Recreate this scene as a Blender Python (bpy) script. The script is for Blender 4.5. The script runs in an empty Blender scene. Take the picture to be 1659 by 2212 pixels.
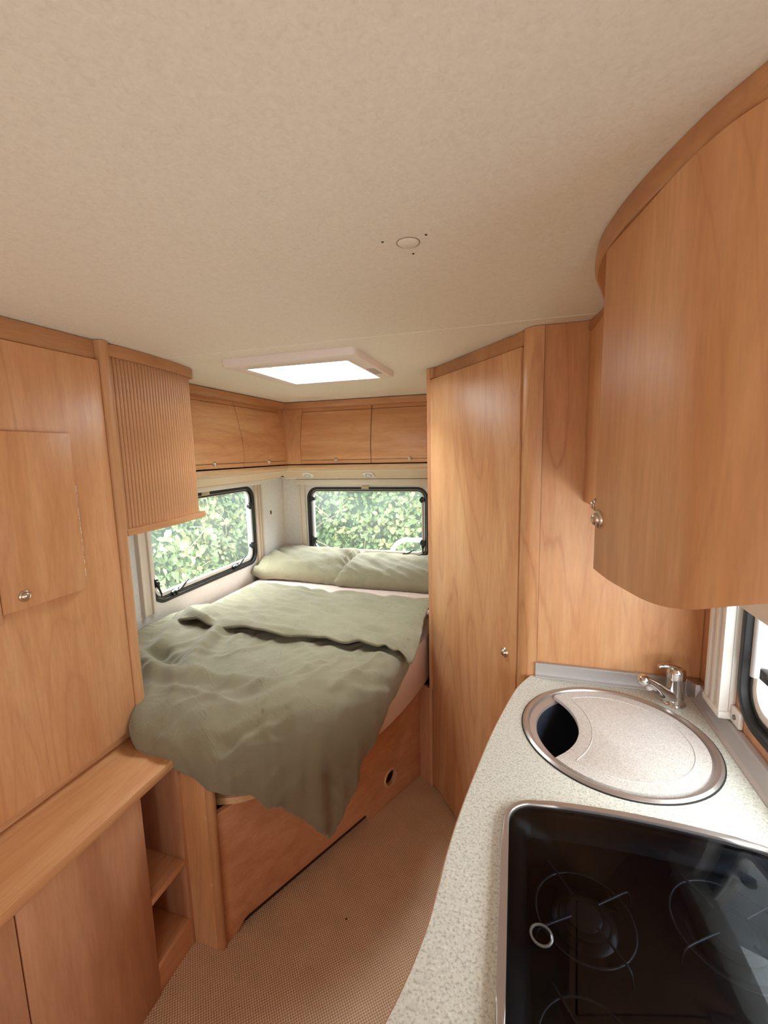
import bpy, bmesh, math, random
import numpy as np
from mathutils import Vector, Matrix, noise

random.seed(7)
np.random.seed(7)
PI = math.pi
SC = bpy.context.scene
COL = SC.collection

# ------------------------------------------------------------------ camera
cam_d = bpy.data.cameras.new('camera')
cam = bpy.data.objects.new('camera', cam_d)
COL.objects.link(cam)
SC.camera = cam
# rows: world X, Y, Z axes expressed in (right, down, forward) of the camera
R = ((0.9577895958, 0.0167062152, -0.2869843070),
     (0.2865492578, -0.1353271159, 0.9484598540),
     (-0.0229915841, -0.9906601204, -0.1344020572))
cam.matrix_world = Matrix(((R[0][0], -R[0][1], -R[0][2], 0.0),
                           (R[1][0], -R[1][1], -R[1][2], 0.0),
                           (R[2][0], -R[2][1], -R[2][2], 1.600),
                           (0, 0, 0, 1)))
cam_d.sensor_fit = 'VERTICAL'
cam_d.sensor_height = 36.0
cam_d.lens = 943.6 / 2212 * 36.0
cam_d.clip_start = 0.02

# ------------------------------------------------------------------ world, lights, exposure
W = bpy.data.worlds.new('overcast_sky')
SC.world = W
W.use_nodes = True
W.node_tree.nodes['Background'].inputs[0].default_value = (0.88, 0.95, 1.0, 1)
W.node_tree.nodes['Background'].inputs[1].default_value = 2.0


def area(name, loc, target, sx, sy, power, color):
    d = bpy.data.lights.new(name, 'AREA')
    d.shape = 'RECTANGLE'
    d.size, d.size_y = sx, sy
    d.energy = power
    d.color = color
    o = bpy.data.objects.new(name, d)
    COL.objects.link(o)
    o.location = loc
    o.rotation_euler = (Vector(target) - Vector(loc)).to_track_quat('-Z', 'Y').to_euler()
    return o


# daylight of the open sky above the hedges, outside bed and kitchen windows, hatch and entrance door
area('daylight_entrance_door', (0.62, -1.2, 0.80), (-1.0, 0.5, 0.15), 0.75, 1.3, 9, (0.94, 0.97, 1.0))
area('low_front_fill', (-0.80, -2.45, 1.1), (-0.65, 0.2, -0.6), 0.9, 0.4, 9.5, (0.94, 0.97, 1.0))  # added fill inside the front wall, aimed low to brighten floor and bed base
area('daylight_left_window', (-2.35, 2.17, 1.95), (-1.2, 2.1, 0.75), 1.6, 0.9, 110, (0.87, 0.95, 1.0))
area('daylight_rear_window', (-1.06, 3.65, 1.95), (-0.95, 2.6, 0.75), 1.6, 0.9, 90, (0.87, 0.95, 1.0))
area('sky_over_right_window', (1.05, 0.7, 1.95), (0.2, 0.7, 0.9), 1.6, 0.9, 22, (0.90, 0.96, 1.0))
area('daylight_right_window', (0.60, 0.66, 1.15), (-0.9, 1.45, 1.75), 0.75, 0.36, 5.5, (0.90, 0.96, 1.0))
area('daylight_roof_hatch', (-0.78, 1.68, 2.3), (-0.78, 1.68, 0), 0.5, 0.5, 34, (0.88, 0.95, 1.0))

vs = SC.view_settings
vs.view_transform = 'Standard'
vs.look = 'None'
vs.exposure = 0.76
vs.gamma = 1.0
vs.use_curve_mapping = False
SC.cycles.use_denoising = True
SC.cycles.max_bounces = 10
SC.cycles.diffuse_bounces = 6
SC.cycles.glossy_bounces = 4
SC.cycles.transparent_max_bounces = 16
SC.cycles.sample_clamp_indirect = 6.0


# ------------------------------------------------------------------ materials
def lin(c):
    return tuple(((v / 255) / 12.92 if v / 255 <= 0.04045 else ((v / 255 + 0.055) / 1.055) ** 2.4) for v in c) + (1,)


class NT:
    def __init__(self, name):
        self.m = bpy.data.materials.new(name)
        self.m.use_nodes = True
        self.t = self.m.node_tree
        self.b = self.t.nodes['Principled BSDF']

    def n(self, kind, **kw):
        nd = self.t.nodes.new('ShaderNode' + kind)
        for k, v in kw.items():
            if hasattr(nd, k):
                setattr(nd, k, v)
            else:
                nd.inputs[k.replace('_', ' ')].default_value = v
        return nd

    def l(self, a, b):
        self.t.links.new(a, b)

    def coords(self, scale=(1, 1, 1), loc=(0, 0, 0)):
        c = self.n('TexCoord')
        mp = self.n('Mapping')
        mp.inputs['Scale'].default_value = scale
        mp.inputs['Location'].default_value = loc
        self.l(c.outputs['Object'], mp.inputs['Vector'])
        return mp.outputs['Vector']

    def noise(self, vec, scale, detail=3, rough=0.5, dist=0.0):
        nd = self.n('TexNoise')
        nd.inputs['Scale'].default_value = scale
        nd.inputs['Detail'].default_value = detail
        nd.inputs['Roughness'].default_value = rough
        nd.inputs['Distortion'].default_value = dist
        self.l(vec, nd.inputs['Vector'])
        return nd.outputs['Fac']

    def math(self, op, a, b=None):
        nd = self.n('Math', operation=op)
        for i, v in enumerate((a, b)):
            if v is None:
                continue
            if isinstance(v, (int, float)):
                nd.inputs[i].default_value = v
            else:
                self.l(v, nd.inputs[i])
        return nd.outputs[0]

    def ramp(self, fac, stops):
        nd = self.n('ValToRGB')
        e = nd.color_ramp.elements
        while len(e) < len(stops):
            e.new(0.5)
        for el, (p, c) in zip(e, stops):
            el.position = p
            el.color = c
        self.l(fac, nd.inputs['Fac'])
        return nd.outputs['Color']

    def mix(self, fac, a, b, mode='MIX'):
        nd = self.n('MixRGB', blend_type=mode)
        for i, v in enumerate((fac, a, b)):
            if isinstance(v, (int, float)):
                nd.inputs[i].default_value = v
            elif isinstance(v, tuple):
                nd.inputs[i].default_value = v
            else:
                self.l(v, nd.inputs[i])
        return nd.outputs['Color']

    def bump(self, h, strength, dist=0.002):
        nd = self.n('Bump')
        nd.inputs['Strength'].default_value = strength
        nd.inputs['Distance'].default_value = dist
        self.l(h, nd.inputs['Height'])
        self.l(nd.outputs['Normal'], self.b.inputs['Normal'])


def plain(name, c, rough=0.5, metal=0.0, mottled=0.0, coat=0.0, spec=0.5):
    k = NT(name)
    k.b.inputs['Roughness'].default_value = rough
    k.b.inputs['Metallic'].default_value = metal
    k.b.inputs['Coat Weight'].default_value = coat
    k.b.inputs['Specular IOR Level'].default_value = spec
    col = lin(c)
    if mottled:
        f = k.noise(k.coords(), 25, 3)
        d = tuple(v * (1 - mottled) for v in col[:3]) + (1,)
        k.l(k.mix(f, d, col), k.b.inputs['Base Color'])
    else:
        f = k.noise(k.coords(), 90, 2)
        r = k.math('ADD', k.math('MULTIPLY', f, 0.06), rough - 0.03)
        k.l(r, k.b.inputs['Roughness'])
        k.b.inputs['Base Color'].default_value = col
    return k.m


def wood(name, axis, light, mid, dark, rough=0.38, off=(0, 0, 0), lines=0.5):
    """pear-tree veneer; axis = direction of the grain (0 x, 1 y, 2 z)"""
    k = NT(name)
    s = [1.0, 1.0, 1.0]
    s[axis] = 0.11
    v = k.coords(tuple(s), off)
    broad = k.noise(v, 7.0, 2, 0.5, 0.3)
    fine = k.noise(v, 130.0, 3, 0.6)
    s2 = [1.0, 1.0, 1.0]
    s2[axis] = 0.15 if axis == 2 else 0.10
    v2 = k.coords(tuple(s2), (off[0] + 3.1, off[1] + 1.7, off[2] + 0.9))
    field = k.noise(v2, 3.4, 1.5, 0.45, 0.15)
    jag = k.noise(v, 34.0, 2, 0.6)
    fl_ = k.math('ADD', k.math('MULTIPLY', field, 17.0), k.math('MULTIPLY', jag, 0.35))
    tri = k.math('MULTIPLY', k.math('ABSOLUTE', k.math('SUBTRACT', k.math('FRACT', fl_), 0.5)), 2.0)
    line = k.ramp(tri, [(0.0, (0, 0, 0, 1)), (0.55, (0.06, 0.06, 0.06, 1)), (0.86, (0.3, 0.3, 0.3, 1)), (1.0, (1, 1, 1, 1))])
    patch = k.ramp(k.noise(v2, 2.2, 1.0), [(0.36, (0.15, 0.15, 0.15, 1)), (0.60, (1, 1, 1, 1))])
    streak = k.noise(v, 26.0, 2, 0.5)
    bs = k.math('ADD', k.math('MULTIPLY', broad, 0.62), k.math('MULTIPLY', streak, 0.38))
    base = k.ramp(bs, [(0.34, lin(dark)), (0.5, lin(mid)), (0.66, lin(light))])
    dk = tuple(c * f_ for c, f_ in zip(lin(dark)[:3], (0.72, 0.58, 0.48))) + (1,)
    lf = k.math('MULTIPLY', k.math('MULTIPLY', line, patch), lines)
    col = k.mix(lf, base, dk)
    ff = k.ramp(fine, [(0.35, (0.86, 0.85, 0.84, 1)), (0.65, (1.06, 1.05, 1.04, 1))])
    col = k.mix(0.55, col, ff, 'MULTIPLY')
    k.l(col, k.b.inputs['Base Color'])
    k.b.inputs['Roughness'].default_value = rough
    k.b.inputs['Specular IOR Level'].default_value = 0.4
    k.bump(fine, 0.05, 0.001)
    return k.m


WL, WM, WD = (219, 170, 124), (209, 155, 108), (196, 139, 92)
wood_z = wood('pear_veneer_upright', 2, WL, WM, WD)
wood_z2 = wood('pear_veneer_upright_second', 2, WL, WM, WD, off=(4.3, 2.2, 0.6))
wood_z3 = wood('pear_veneer_upright_third', 2, WL, WM, WD, off=(9.1, 5.7, 1.4))
wood_y = wood('pear_veneer_lengthwise', 1, WL, WM, WD, lines=0.3)
wood_x = wood('pear_veneer_crosswise', 0, WL, WM, WD, lines=0.3)
red_z = wood('reddish_veneer_upright', 2, (208, 158, 122), (197, 145, 109), (182, 129, 95), off=(2.0, 7.0, 3.0))
red_y = wood('reddish_veneer_lengthwise', 1, (220, 168, 128), (210, 156, 115), (197, 139, 100), off=(5.0, 1.0, 3.0), lines=0.3)
solid_y = wood('solid_edge_lengthwise', 1, (198, 148, 104), (186, 134, 92), (172, 120, 80), 0.38, lines=0.2)
solid_x = wood('solid_edge_crosswise', 0, (198, 148, 104), (186, 134, 92), (172, 120, 80), 0.38, lines=0.2)
solid_z = wood('solid_edge_upright', 2, (206, 158, 114), (194, 144, 100), (180, 128, 86), 0.38, lines=0.2)
pelmet_y = wood('pale_pelmet_wood_lengthwise', 1, (222, 188, 150), (214, 178, 138), (204, 166, 124), 0.38, lines=0.1)
pelmet_x = wood('pale_pelmet_wood_crosswise', 0, (222, 188, 150), (214, 178, 138), (204, 166, 124), 0.38, lines=0.1)
light_wood = wood('light_birch_edge', 0, (222, 184, 140), (214, 174, 128), (204, 162, 116), 0.45, lines=0.2)
dark_gap = plain('dark_brown_joint_and_shade', (58, 30, 20), 0.8)

cream = plain('cream_plastic', (224, 212, 196), 0.45, mottled=0.04)
white_pl = plain('white_plastic', (226, 220, 212), 0.4, mottled=0.03)
hatch_pl = plain('off_white_hatch_plastic', (232, 222, 214), 0.45, mottled=0.03)
grey_pl = plain('grey_label_plastic', (168, 160, 156), 0.5)
black_rubber = plain('black_rubber', (26, 26, 26), 0.55)
black_pl = plain('black_plastic', (22, 22, 24), 0.38)
alu = plain('brushed_aluminium', (192, 189, 189), 0.4, 0.4)
alu_d = plain('satin_champagne_metal', (176, 167, 162), 0.3, 0.75)
chrome = plain('polished_chrome', (214, 212, 210), 0.08, 1.0)
pewter = plain('brushed_pewter', (206, 192, 174), 0.3, 1.0)
cap_m = plain('charcoal_burner_cap', (40, 40, 42), 0.35)
enamel = plain('black_enamel', (13, 13, 14), 0.3)
wire_m = plain('grey_enamelled_wire', (96, 95, 96), 0.25, 0.6)
basin_m = plain('dark_blue_grey_basin', (50, 54, 68), 0.35)
screw_m = plain('dark_screw_hole', (40, 26, 16), 0.8)
steel = plain('matt_steel_screw', (120, 118, 112), 0.4, 0.8)
white_metal = plain('white_painted_tube', (232, 234, 236), 0.35)


def speckled(name, base, dark, light, rough, scale=230, amount=0.8):
    k = NT(name)
    v = k.coords()
    a = k.noise(v, scale, 2, 0.6)
    b = k.noise(v, scale * 0.45, 3, 0.6)
    c = k.ramp(a, [(0.36, lin(dark)), (0.47, lin(base)), (0.58, lin(base)), (0.68, lin(light))])
    d = k.ramp(b, [(0.34, (1 - 0.22 * amount,) * 3 + (1,)), (0.52, (1, 1, 1, 1))])
    k.l(k.mix(amount, c, d, 'MULTIPLY'), k.b.inputs['Base Color'])
    k.b.inputs['Roughness'].default_value = rough
    k.bump(a, 0.08, 0.0006)
    return k.m


worktop_m = speckled('grey_green_speckled_laminate', (212, 212, 202), (176, 176, 164), (228, 228, 222), 0.42)
lid_m = speckled('pale_grey_speckled_plastic', (206, 200, 195), (178, 172, 168), (224, 220, 216), 0.35, 420, 0.6)


def ceiling_mat():
    k = NT('cream_flecked_ceiling_vinyl')
    v = k.coords()
    w = k.noise(v, 95, 4, 0.62, 1.6)
    f = k.noise(v, 110, 3, 0.6, 0.8)
    c = k.ramp(w, [(0.32, lin(CE[2])), (0.47, lin(CE[1])), (0.53, lin(CE[1])), (0.68, lin(CE[0]))])
    d = k.ramp(f, [(0.3, (0.93, 0.93, 0.93, 1)), (0.6, (1, 1, 1, 1))])
    k.l(k.mix(0.7, c, d, 'MULTIPLY'), k.b.inputs['Base Color'])
    k.b.inputs['Roughness'].default_value = 0.6
    k.b.inputs['Specular IOR Level'].default_value = 0.3
    k.bump(f, 0.1, 0.001)
    return k.m


CE = ((241, 239, 226), (237, 234, 220), (231, 227, 212))
ceil_m = ceiling_mat()


def wall_mat():
    k = NT('off_white_wall_vinyl')
    f = k.noise(k.coords(), 60, 4, 0.6, 0.6)
    k.l(k.ramp(f, [(0.3, lin((216, 211, 204))), (0.7, lin((228, 224, 217)))]), k.b.inputs['Base Color'])
    k.b.inputs['Roughness'].default_value = 0.6
    k.bump(f, 0.06, 0.001)
    return k.m


wall_m = wall_mat()


def carpet_mat():
    k = NT('beige_woven_carpet')
    c = k.n('TexCoord')
    mp = k.n('Mapping')
    mp.inputs['Rotation'].default_value = (0, 0, 0.08)
    k.l(c.outputs['Object'], mp.inputs['Vector'])
    v = mp.outputs['Vector']
    sep = k.n('SeparateXYZ')
    k.l(v, sep.inputs[0])
    wob = k.noise(v, 60, 2)
    px = k.math('SINE', k.math('ADD', k.math('MULTIPLY', sep.outputs['X'], 640.0), k.math('MULTIPLY', wob, 2.0)))
    py = k.math('SINE', k.math('ADD', k.math('MULTIPLY', sep.outputs['Y'], 640.0), k.math('MULTIPLY', wob, 2.0)))
    h = k.math('MULTIPLY', px, py)
    h01 = k.math('ADD', k.math('MULTIPLY', h, 0.5), 0.5)
    col = k.ramp(h01, [(0.12, lin((170, 138, 110))), (0.45, lin((209, 177, 146))), (0.85, lin((235, 208, 180)))])
    big = k.ramp(k.noise(v, 9, 3), [(0.3, (0.93, 0.92, 0.9, 1)), (0.7, (1.04, 1.03, 1.02, 1))])
    k.l(k.mix(1.0, col, big, 'MULTIPLY'), k.b.inputs['Base Color'])
    k.b.inputs['Roughness'].default_value = 0.95
    k.b.inputs['Specular IOR Level'].default_value = 0.1
    k.bump(h01, 0.6, 0.002)
    return k.m


carpet_m = carpet_mat()


def fabric(name, c, var=0.1, sheen=0.25, rough=0.85, weave=900):
    k = NT(name)
    v = k.coords()
    a = k.noise(v, 5, 3)
    f = k.noise(v, weave, 1)
    cr = k.noise(v, 20, 3, 0.5, 1.2)
    col = lin(c)
    lo = tuple(x * (1 - var) for x in col[:3]) + (1,)
    k.l(k.mix(a, lo, col), k.b.inputs['Base Color'])
    k.b.inputs['Roughness'].default_value = rough
    k.b.inputs['Sheen Weight'].default_value = sheen
    k.b.inputs['Specular IOR Level'].default_value = 0.15
    h = k.math('ADD', k.math('MULTIPLY', f, 0.05), k.math('MULTIPLY', cr, 0.7))
    for sc, rz, thr in (((5, 20, 8), 0.5, 0.02), ((4, 17, 8), -0.7, 0.02), ((6, 24, 10), 1.3, 0.018)):
        mp = k.n('Mapping')
        mp.inputs['Rotation'].default_value = (0, 0, rz)
        k.l(v, mp.inputs['Vector'])
        m2 = k.n('Mapping')
        m2.inputs['Scale'].default_value = tuple(x / 4 for x in sc)
        k.l(mp.outputs['Vector'], m2.inputs['Vector'])
        n1 = k.noise(m2.outputs['Vector'], 2.6, 2.0, 0.5, 0.5)
        d1 = k.math('ABSOLUTE', k.math('SUBTRACT', n1, 0.5))
        ln = k.ramp(d1, [(0.0, (1, 1, 1, 1)), (thr, (0, 0, 0, 1))])
        mk = k.ramp(k.noise(m2.outputs['Vector'], 1.1, 1.0), [(0.48, (0, 0, 0, 1)), (0.60, (1, 1, 1, 1))])
        h = k.math('ADD', h, k.math('MULTIPLY', k.math('MULTIPLY', ln, mk), 0.22))
    k.bump(h, 0.75, 0.006)
    return k.m


olive = fabric('olive_cotton_bedding', (130, 122, 97))
sheet_m = fabric('pale_pink_sheet', (222, 198, 186), 0.05, 0.1)


def pane_mat(name, tint, gloss=1.0, haze=0.0):
    k = NT(name)
    t = k.t
    out = t.nodes['Material Output']
    tr = k.n('BsdfTransparent')
    tr.inputs[0].default_value = tint
    gl = k.n('BsdfGlossy')
    gl.inputs['Roughness'].default_value = 0.015
    lw = k.n('LayerWeight')
    lw.inputs['Blend'].default_value = 0.5
    fr = k.math('ADD', k.math('MULTIPLY', k.math('POWER', lw.outputs['Facing'], 5.0), 0.96 * gloss), 0.04 * gloss)
    mx = k.n('MixShader')
    k.l(fr, mx.inputs[0])
    k.l(tr.outputs[0], mx.inputs[1])
    k.l(gl.outputs[0], mx.inputs[2])
    last = mx.outputs[0]
    if haze:
        df = k.n('BsdfTranslucent')
        df.inputs[0].default_value = (0.9, 0.92, 0.9, 1)
        m2 = k.n('MixShader')
        hz = k.noise(k.coords(), 3.0, 2)
        k.l(k.math('MULTIPLY', hz, haze * 2), m2.inputs[0])
        k.l(last, m2.inputs[1])
        k.l(df.outputs[0], m2.inputs[2])
        last = m2.outputs[0]
    k.l(last, out.inputs['Surface'])
    t.nodes.remove(k.b)
    return k.m


pane_m = pane_mat('acrylic_pane_with_bloom', (0.97, 0.98, 0.97, 1), 0.6, 0.022)  # faint milky scatter put into the acrylic to imitate daylight bloom
lid_glass = pane_mat('smoked_glass', (0.50, 0.52, 0.56, 1), 0.5)
dome_m = pane_mat('milky_dome_acrylic', (0.9, 0.93, 0.94, 1), 0.5, 0.25)


def leaf_mat(name, a, b):
    k = NT(name)
    oi = k.n('ObjectInfo')
    f = k.noise(k.coords(), 2.6, 4, 0.7)
    f2 = k.noise(k.coords(), 23, 2)
    mixf = k.math('MULTIPLY', k.math('ADD', f, f2), 0.5)
    c = k.ramp(mixf, [(0.36, lin(a)), (0.62, lin(b))])
    k.l(c, k.b.inputs['Base Color'])
    k.b.inputs['Roughness'].default_value = 0.5
    t = k.n('BsdfTranslucent')
    k.l(c, t.inputs[0])
    mx = k.n('MixShader')
    mx.inputs[0].default_value = 0.35
    k.l(k.b.outputs[0], mx.inputs[1])
    k.l(t.outputs[0], mx.inputs[2])
    k.l(mx.outputs[0], k.t.nodes['Material Output'].inputs['Surface'])
    return k.m


leaf_m = leaf_mat('pale_green_leaf', (100, 134, 84), (182, 198, 140))
twig_m = plain('pale_pinkish_twig', (206, 178, 150), 0.8)
leaf_y = leaf_mat('yellow_green_leaf', (170, 178, 108), (226, 214, 164))
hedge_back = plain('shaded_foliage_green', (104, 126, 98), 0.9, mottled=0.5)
grass_m = plain('meadow_green', (120, 140, 84), 0.95, mottled=0.4)


# ------------------------------------------------------------------ mesh helpers
def new_bm():
    return bmesh.new()


def add_box(bm, x0, x1, y0, y1, z0, z1, bev=0.0, seg=2):
    r = bmesh.ops.create_cube(bm, size=1.0)
    vs_ = r['verts']
    for v in vs_:
        v.co = Vector(((x0 + x1) / 2 + v.co.x * (x1 - x0), (y0 + y1) / 2 + v.co.y * (y1 - y0), (z0 + z1) / 2 + v.co.z * (z1 - z0)))
    if bev:
        es = list({e for v in vs_ for e in v.link_edges})
        bmesh.ops.bevel(bm, geom=es, offset=bev, segments=seg, profile=0.5, affect='EDGES')


def add_prism(bm, pts, fn, t0, t1, holes=(), bev=0.0, seg=2):
    """flat outline pts (2D, any winding) with holes, thickened from t0 to t1; fn(a, b, t) -> xyz"""
    def loop(ps):
        vv = [bm.verts.new(fn(p[0], p[1], t0)) for p in ps]
        return [bm.edges.new((vv[i], vv[(i + 1) % len(vv)])) for i in range(len(vv))]
    es = loop(pts)
    for h in holes:
        es += loop(h)
    if holes:
        res = bmesh.ops.triangle_fill(bm, use_beauty=True, use_dissolve=False, edges=es)
        faces = [g for g in res['geom'] if isinstance(g, bmesh.types.BMFace)]
    else:
        vv = []
        for e in es:
            pass
        seq = [es[0].verts[0]]
        for e in es[:-1]:
            seq.append(e.other_vert(seq[-1]))
        faces = [bm.faces.new(seq)]
    ext = bmesh.ops.extrude_face_region(bm, geom=faces)
    nv = [g for g in ext['geom'] if isinstance(g, bmesh.types.BMVert)]
    d = Vector(fn(0, 0, t1)) - Vector(fn(0, 0, t0))
    for v in nv:
        v.co += d
    if bev:
        nf = [g for g in ext['geom'] if isinstance(g, bmesh.types.BMFace)]
        edges = {e for f in nf for e in f.edges if len([q for q in e.link_faces if q in nf]) == 1}
        bmesh.ops.bevel(bm, geom=list(edges), offset=bev, segments=seg, profile=0.5, affect='EDGES')
    bmesh.ops.recalc_face_normals(bm, faces=bm.faces[:])


def XY(a, b, t):
    return (a, b, t)


def YZ(a, b, t):
    return (t, a, b)


def XZ(a, b, t):
    return (a, t, b)


def rect(a0, a1, b0, b1):
    return [(a0, b0), (a1, b0), (a1, b1), (a0, b1)]


def rrect(a0, a1, b0, b1, r, n=7):
    out = []
    for cx_, cy_, s in ((a1 - r, b0 + r, -PI / 2), (a1 - r, b1 - r, 0), (a0 + r, b1 - r, PI / 2), (a0 + r, b0 + r, PI)):
        for i in range(n + 1):
            t = s + PI / 2 * i / n
            out.append((cx_ + r * math.cos(t), cy_ + r * math.sin(t)))
    return out


def circle(cx_, cy_, r, n=48):
    return [(cx_ + r * math.cos(2 * PI * i / n), cy_ + r * math.sin(2 * PI * i / n)) for i in range(n)]


def smooth_path(pts, n=8):
    pts = [Vector(p) for p in pts]
    out = []
    for i in range(len(pts) - 1):
        p0 = pts[max(i - 1, 0)]
        p1, p2 = pts[i], pts[i + 1]
        p3 = pts[min(i + 2, len(pts) - 1)]
        for j in range(n):
            t = j / n
            out.append(0.5 * ((2 * p1) + (p2 - p0) * t + (2 * p0 - 5 * p1 + 4 * p2 - p3) * t * t + (3 * p1 - p0 - 3 * p2 + p3) * t ** 3))
    out.append(pts[-1])
    return out


def add_tube(bm, pts, r, n=8, closed=False, cap=True):
    pts = [Vector(p) for p in pts]
    rings = []
    m = len(pts)
    up = Vector((0, 0, 1))
    for i, p in enumerate(pts):
        a = pts[(i - 1) % m] if (closed or i > 0) else p
        b = pts[(i + 1) % m] if (closed or i < m - 1) else p
        t = (b - a).normalized()
        u = up - t * up.dot(t)
        if u.length < 0.05:
            u = Vector((1, 0, 0)) - t * t.x
        u.normalize()
        w = t.cross(u)
        rr = r[i] if isinstance(r, (list, tuple)) else r
        rings.append([bm.verts.new(p + (u * math.cos(2 * PI * k / n) + w * math.sin(2 * PI * k / n)) * rr) for k in range(n)])
    for i in range(m if closed else m - 1):
        A, B = rings[i], rings[(i + 1) % m]
        for k in range(n):
            bm.faces.new((A[k], A[(k + 1) % n], B[(k + 1) % n], B[k]))
    if cap and not closed:
        bm.faces.new(rings[0][::-1])
        bm.faces.new(rings[-1])
    bmesh.ops.recalc_face_normals(bm, faces=bm.faces[:])


def add_lathe(bm, prof, n=40, c=(0, 0, 0), closed=False):
    """prof: (radius, height) about z"""
    rings = []
    for r, h in prof:
        if r < 1e-6:
            rings.append([bm.verts.new((c[0], c[1], c[2] + h))])
        else:
            rings.append([bm.verts.new((c[0] + r * math.cos(2 * PI * k / n), c[1] + r * math.sin(2 * PI * k / n), c[2] + h)) for k in range(n)])
    pr = list(zip(rings, rings[1:]))
    if closed:
        pr.append((rings[-1], rings[0]))
    for A, B in pr:
        for k in range(n):
            if len(A) == 1 and len(B) == 1:
                continue
            if len(A) == 1:
                bm.faces.new((A[0], B[(k + 1) % n], B[k]))
            elif len(B) == 1:
                bm.faces.new((A[k], A[(k + 1) % n], B[0]))
            else:
                bm.faces.new((A[k], A[(k + 1) % n], B[(k + 1) % n], B[k]))
    bmesh.ops.recalc_face_normals(bm, faces=bm.faces[:])


def add_sweep(bm, path, prof, closed_prof=True):
    """prof: list of (outward, z) swept along plan path [(x, y)], outward = left normal of the path"""
    P = [Vector((p[0], p[1])) for p in path]
    rings = []
    for i, p in enumerate(P):
        a = P[max(i - 1, 0)]
        b = P[min(i + 1, len(P) - 1)]
        t = (b - a).normalized()
        nrm = Vector((-t.y, t.x))
        rings.append([bm.verts.new((p.x + nrm.x * o, p.y + nrm.y * o, z)) for o, z in prof])
    m = len(prof)
    for A, B in zip(rings, rings[1:]):
        for k in range(m if closed_prof else m - 1):
            bm.faces.new((A[k], A[(k + 1) % m], B[(k + 1) % m], B[k]))
    if closed_prof:
        bm.faces.new(rings[0][::-1])
        bm.faces.new(rings[-1])
    bmesh.ops.recalc_face_normals(bm, faces=bm.faces[:])


def add_obox(bm, o, u, v, w, bev=0.0):
    """box spanned by vectors u, v, w from corner o"""
    o, u, v, w = map(Vector, (o, u, v, w))
    c = [bm.verts.new(o + u * a + v * b + w * d) for a in (0, 1) for b in (0, 1) for d in (0, 1)]
    fs = []
    for q in ((0, 1, 3, 2), (4, 6, 7, 5), (0, 4, 5, 1), (2, 3, 7, 6), (0, 2, 6, 4), (1, 5, 7, 3)):
        fs.append(bm.faces.new([c[i] for i in q]))
    bmesh.ops.recalc_face_normals(bm, faces=fs)
    if bev:
        es = list({e for f in fs for e in f.edges})
        bmesh.ops.bevel(bm, geom=es, offset=bev, segments=2, profile=0.5, affect='EDGES')


ORG = {}


def to_mesh(name, bm, mat, org, smooth=40):
    me = bpy.data.meshes.new(name)
    bm.to_mesh(me)
    bm.free()
    if org.length:
        me.transform(Matrix.Translation(-org))
    me.materials.append(mat)
    if smooth:
        me.polygons.foreach_set('use_smooth', [True] * len(me.polygons))
        me.set_sharp_from_angle(angle=math.radians(smooth))
    return me


def obj(name, bm, mat, parent=None, loc=None, smooth=40, label=None):
    """one mesh object from world-space geometry; under parent it keeps the parent's origin"""
    org = ORG[parent.name] if parent else Vector(loc or (0, 0, 0))
    o = bpy.data.objects.new(name, to_mesh(name, bm, mat, org, smooth))
    COL.objects.link(o)
    if parent:
        o.parent = parent
    else:
        o.location = org
    ORG[o.name] = org.copy()
    if label:
        o['label'] = label
    return o


def put(name, me, parent, loc, rot=None):
    """a piece that shares mesh data, placed at a world point under parent"""
    o = bpy.data.objects.new(name, me)
    COL.objects.link(o)
    o.parent = parent
    o.location = Vector(loc) - ORG[parent.name]
    if rot is not None:
        o.rotation_euler = rot
    ORG[o.name] = Vector(loc)
    return o


def tag(o, label, cat, group=None, kind=None):
    o['label'] = label
    o['category'] = cat
    if group:
        o['group'] = group
    if kind:
        o['kind'] = kind
    return o


def thing(name, loc, label, cat, group=None):
    o = bpy.data.objects.new(name, None)
    o.empty_display_size = 0.05
    COL.objects.link(o)
    o.location = loc
    ORG[o.name] = Vector(loc)
    return tag(o, label, cat, group)


def struct(name, bm, mat, parent=None, smooth=40):
    o = obj(name, bm, mat, parent, smooth=smooth)
    if not parent:
        o['kind'] = 'structure'
    return o


def box_part(name, mat, parent, x0, x1, y0, y1, z0, z1, bev=0.0, label=None):
    bm = new_bm()
    add_box(bm, x0, x1, y0, y1, z0, z1, bev)
    return obj(name, bm, mat, parent, label=label)


# shared small pieces
bm = new_bm()
add_lathe(bm, [(0.0, 0.013), (0.004, 0.0128), (0.008, 0.011), (0.0105, 0.0075), (0.0108, 0.0055), (0.0125, 0.006), (0.0145, 0.0045), (0.0155, 0.0015), (0.0155, 0.0), (0.0, 0.0)], 28)
KNOB = to_mesh('knob', bm, pewter, Vector((0, 0, 0)))


def knob(parent, loc, normal, scale=1.0):
    o = put('knob', KNOB, parent, loc, Vector(normal).to_track_quat('Z', 'Y').to_euler())
    o.scale = (scale,) * 3
    return o


# ------------------------------------------------------------------ room shell
XL, XR, YR, YF, ZC = -1.75, 0.515, 3.05, -2.6, 1.95
W1 = (1.70, 2.645, 0.850, 1.395)      # left window  y0 y1 z0 z1
W2 = (-1.540, -0.588, 0.822, 1.352)   # rear window  x0 x1 z0 z1
W3 = (0.225, 1.165, 0.965, 1.42)      # right window y0 y1 z0 z1
W4 = (-1.25, -0.45, 0.90, 1.30)         # front window behind the camera

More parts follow.
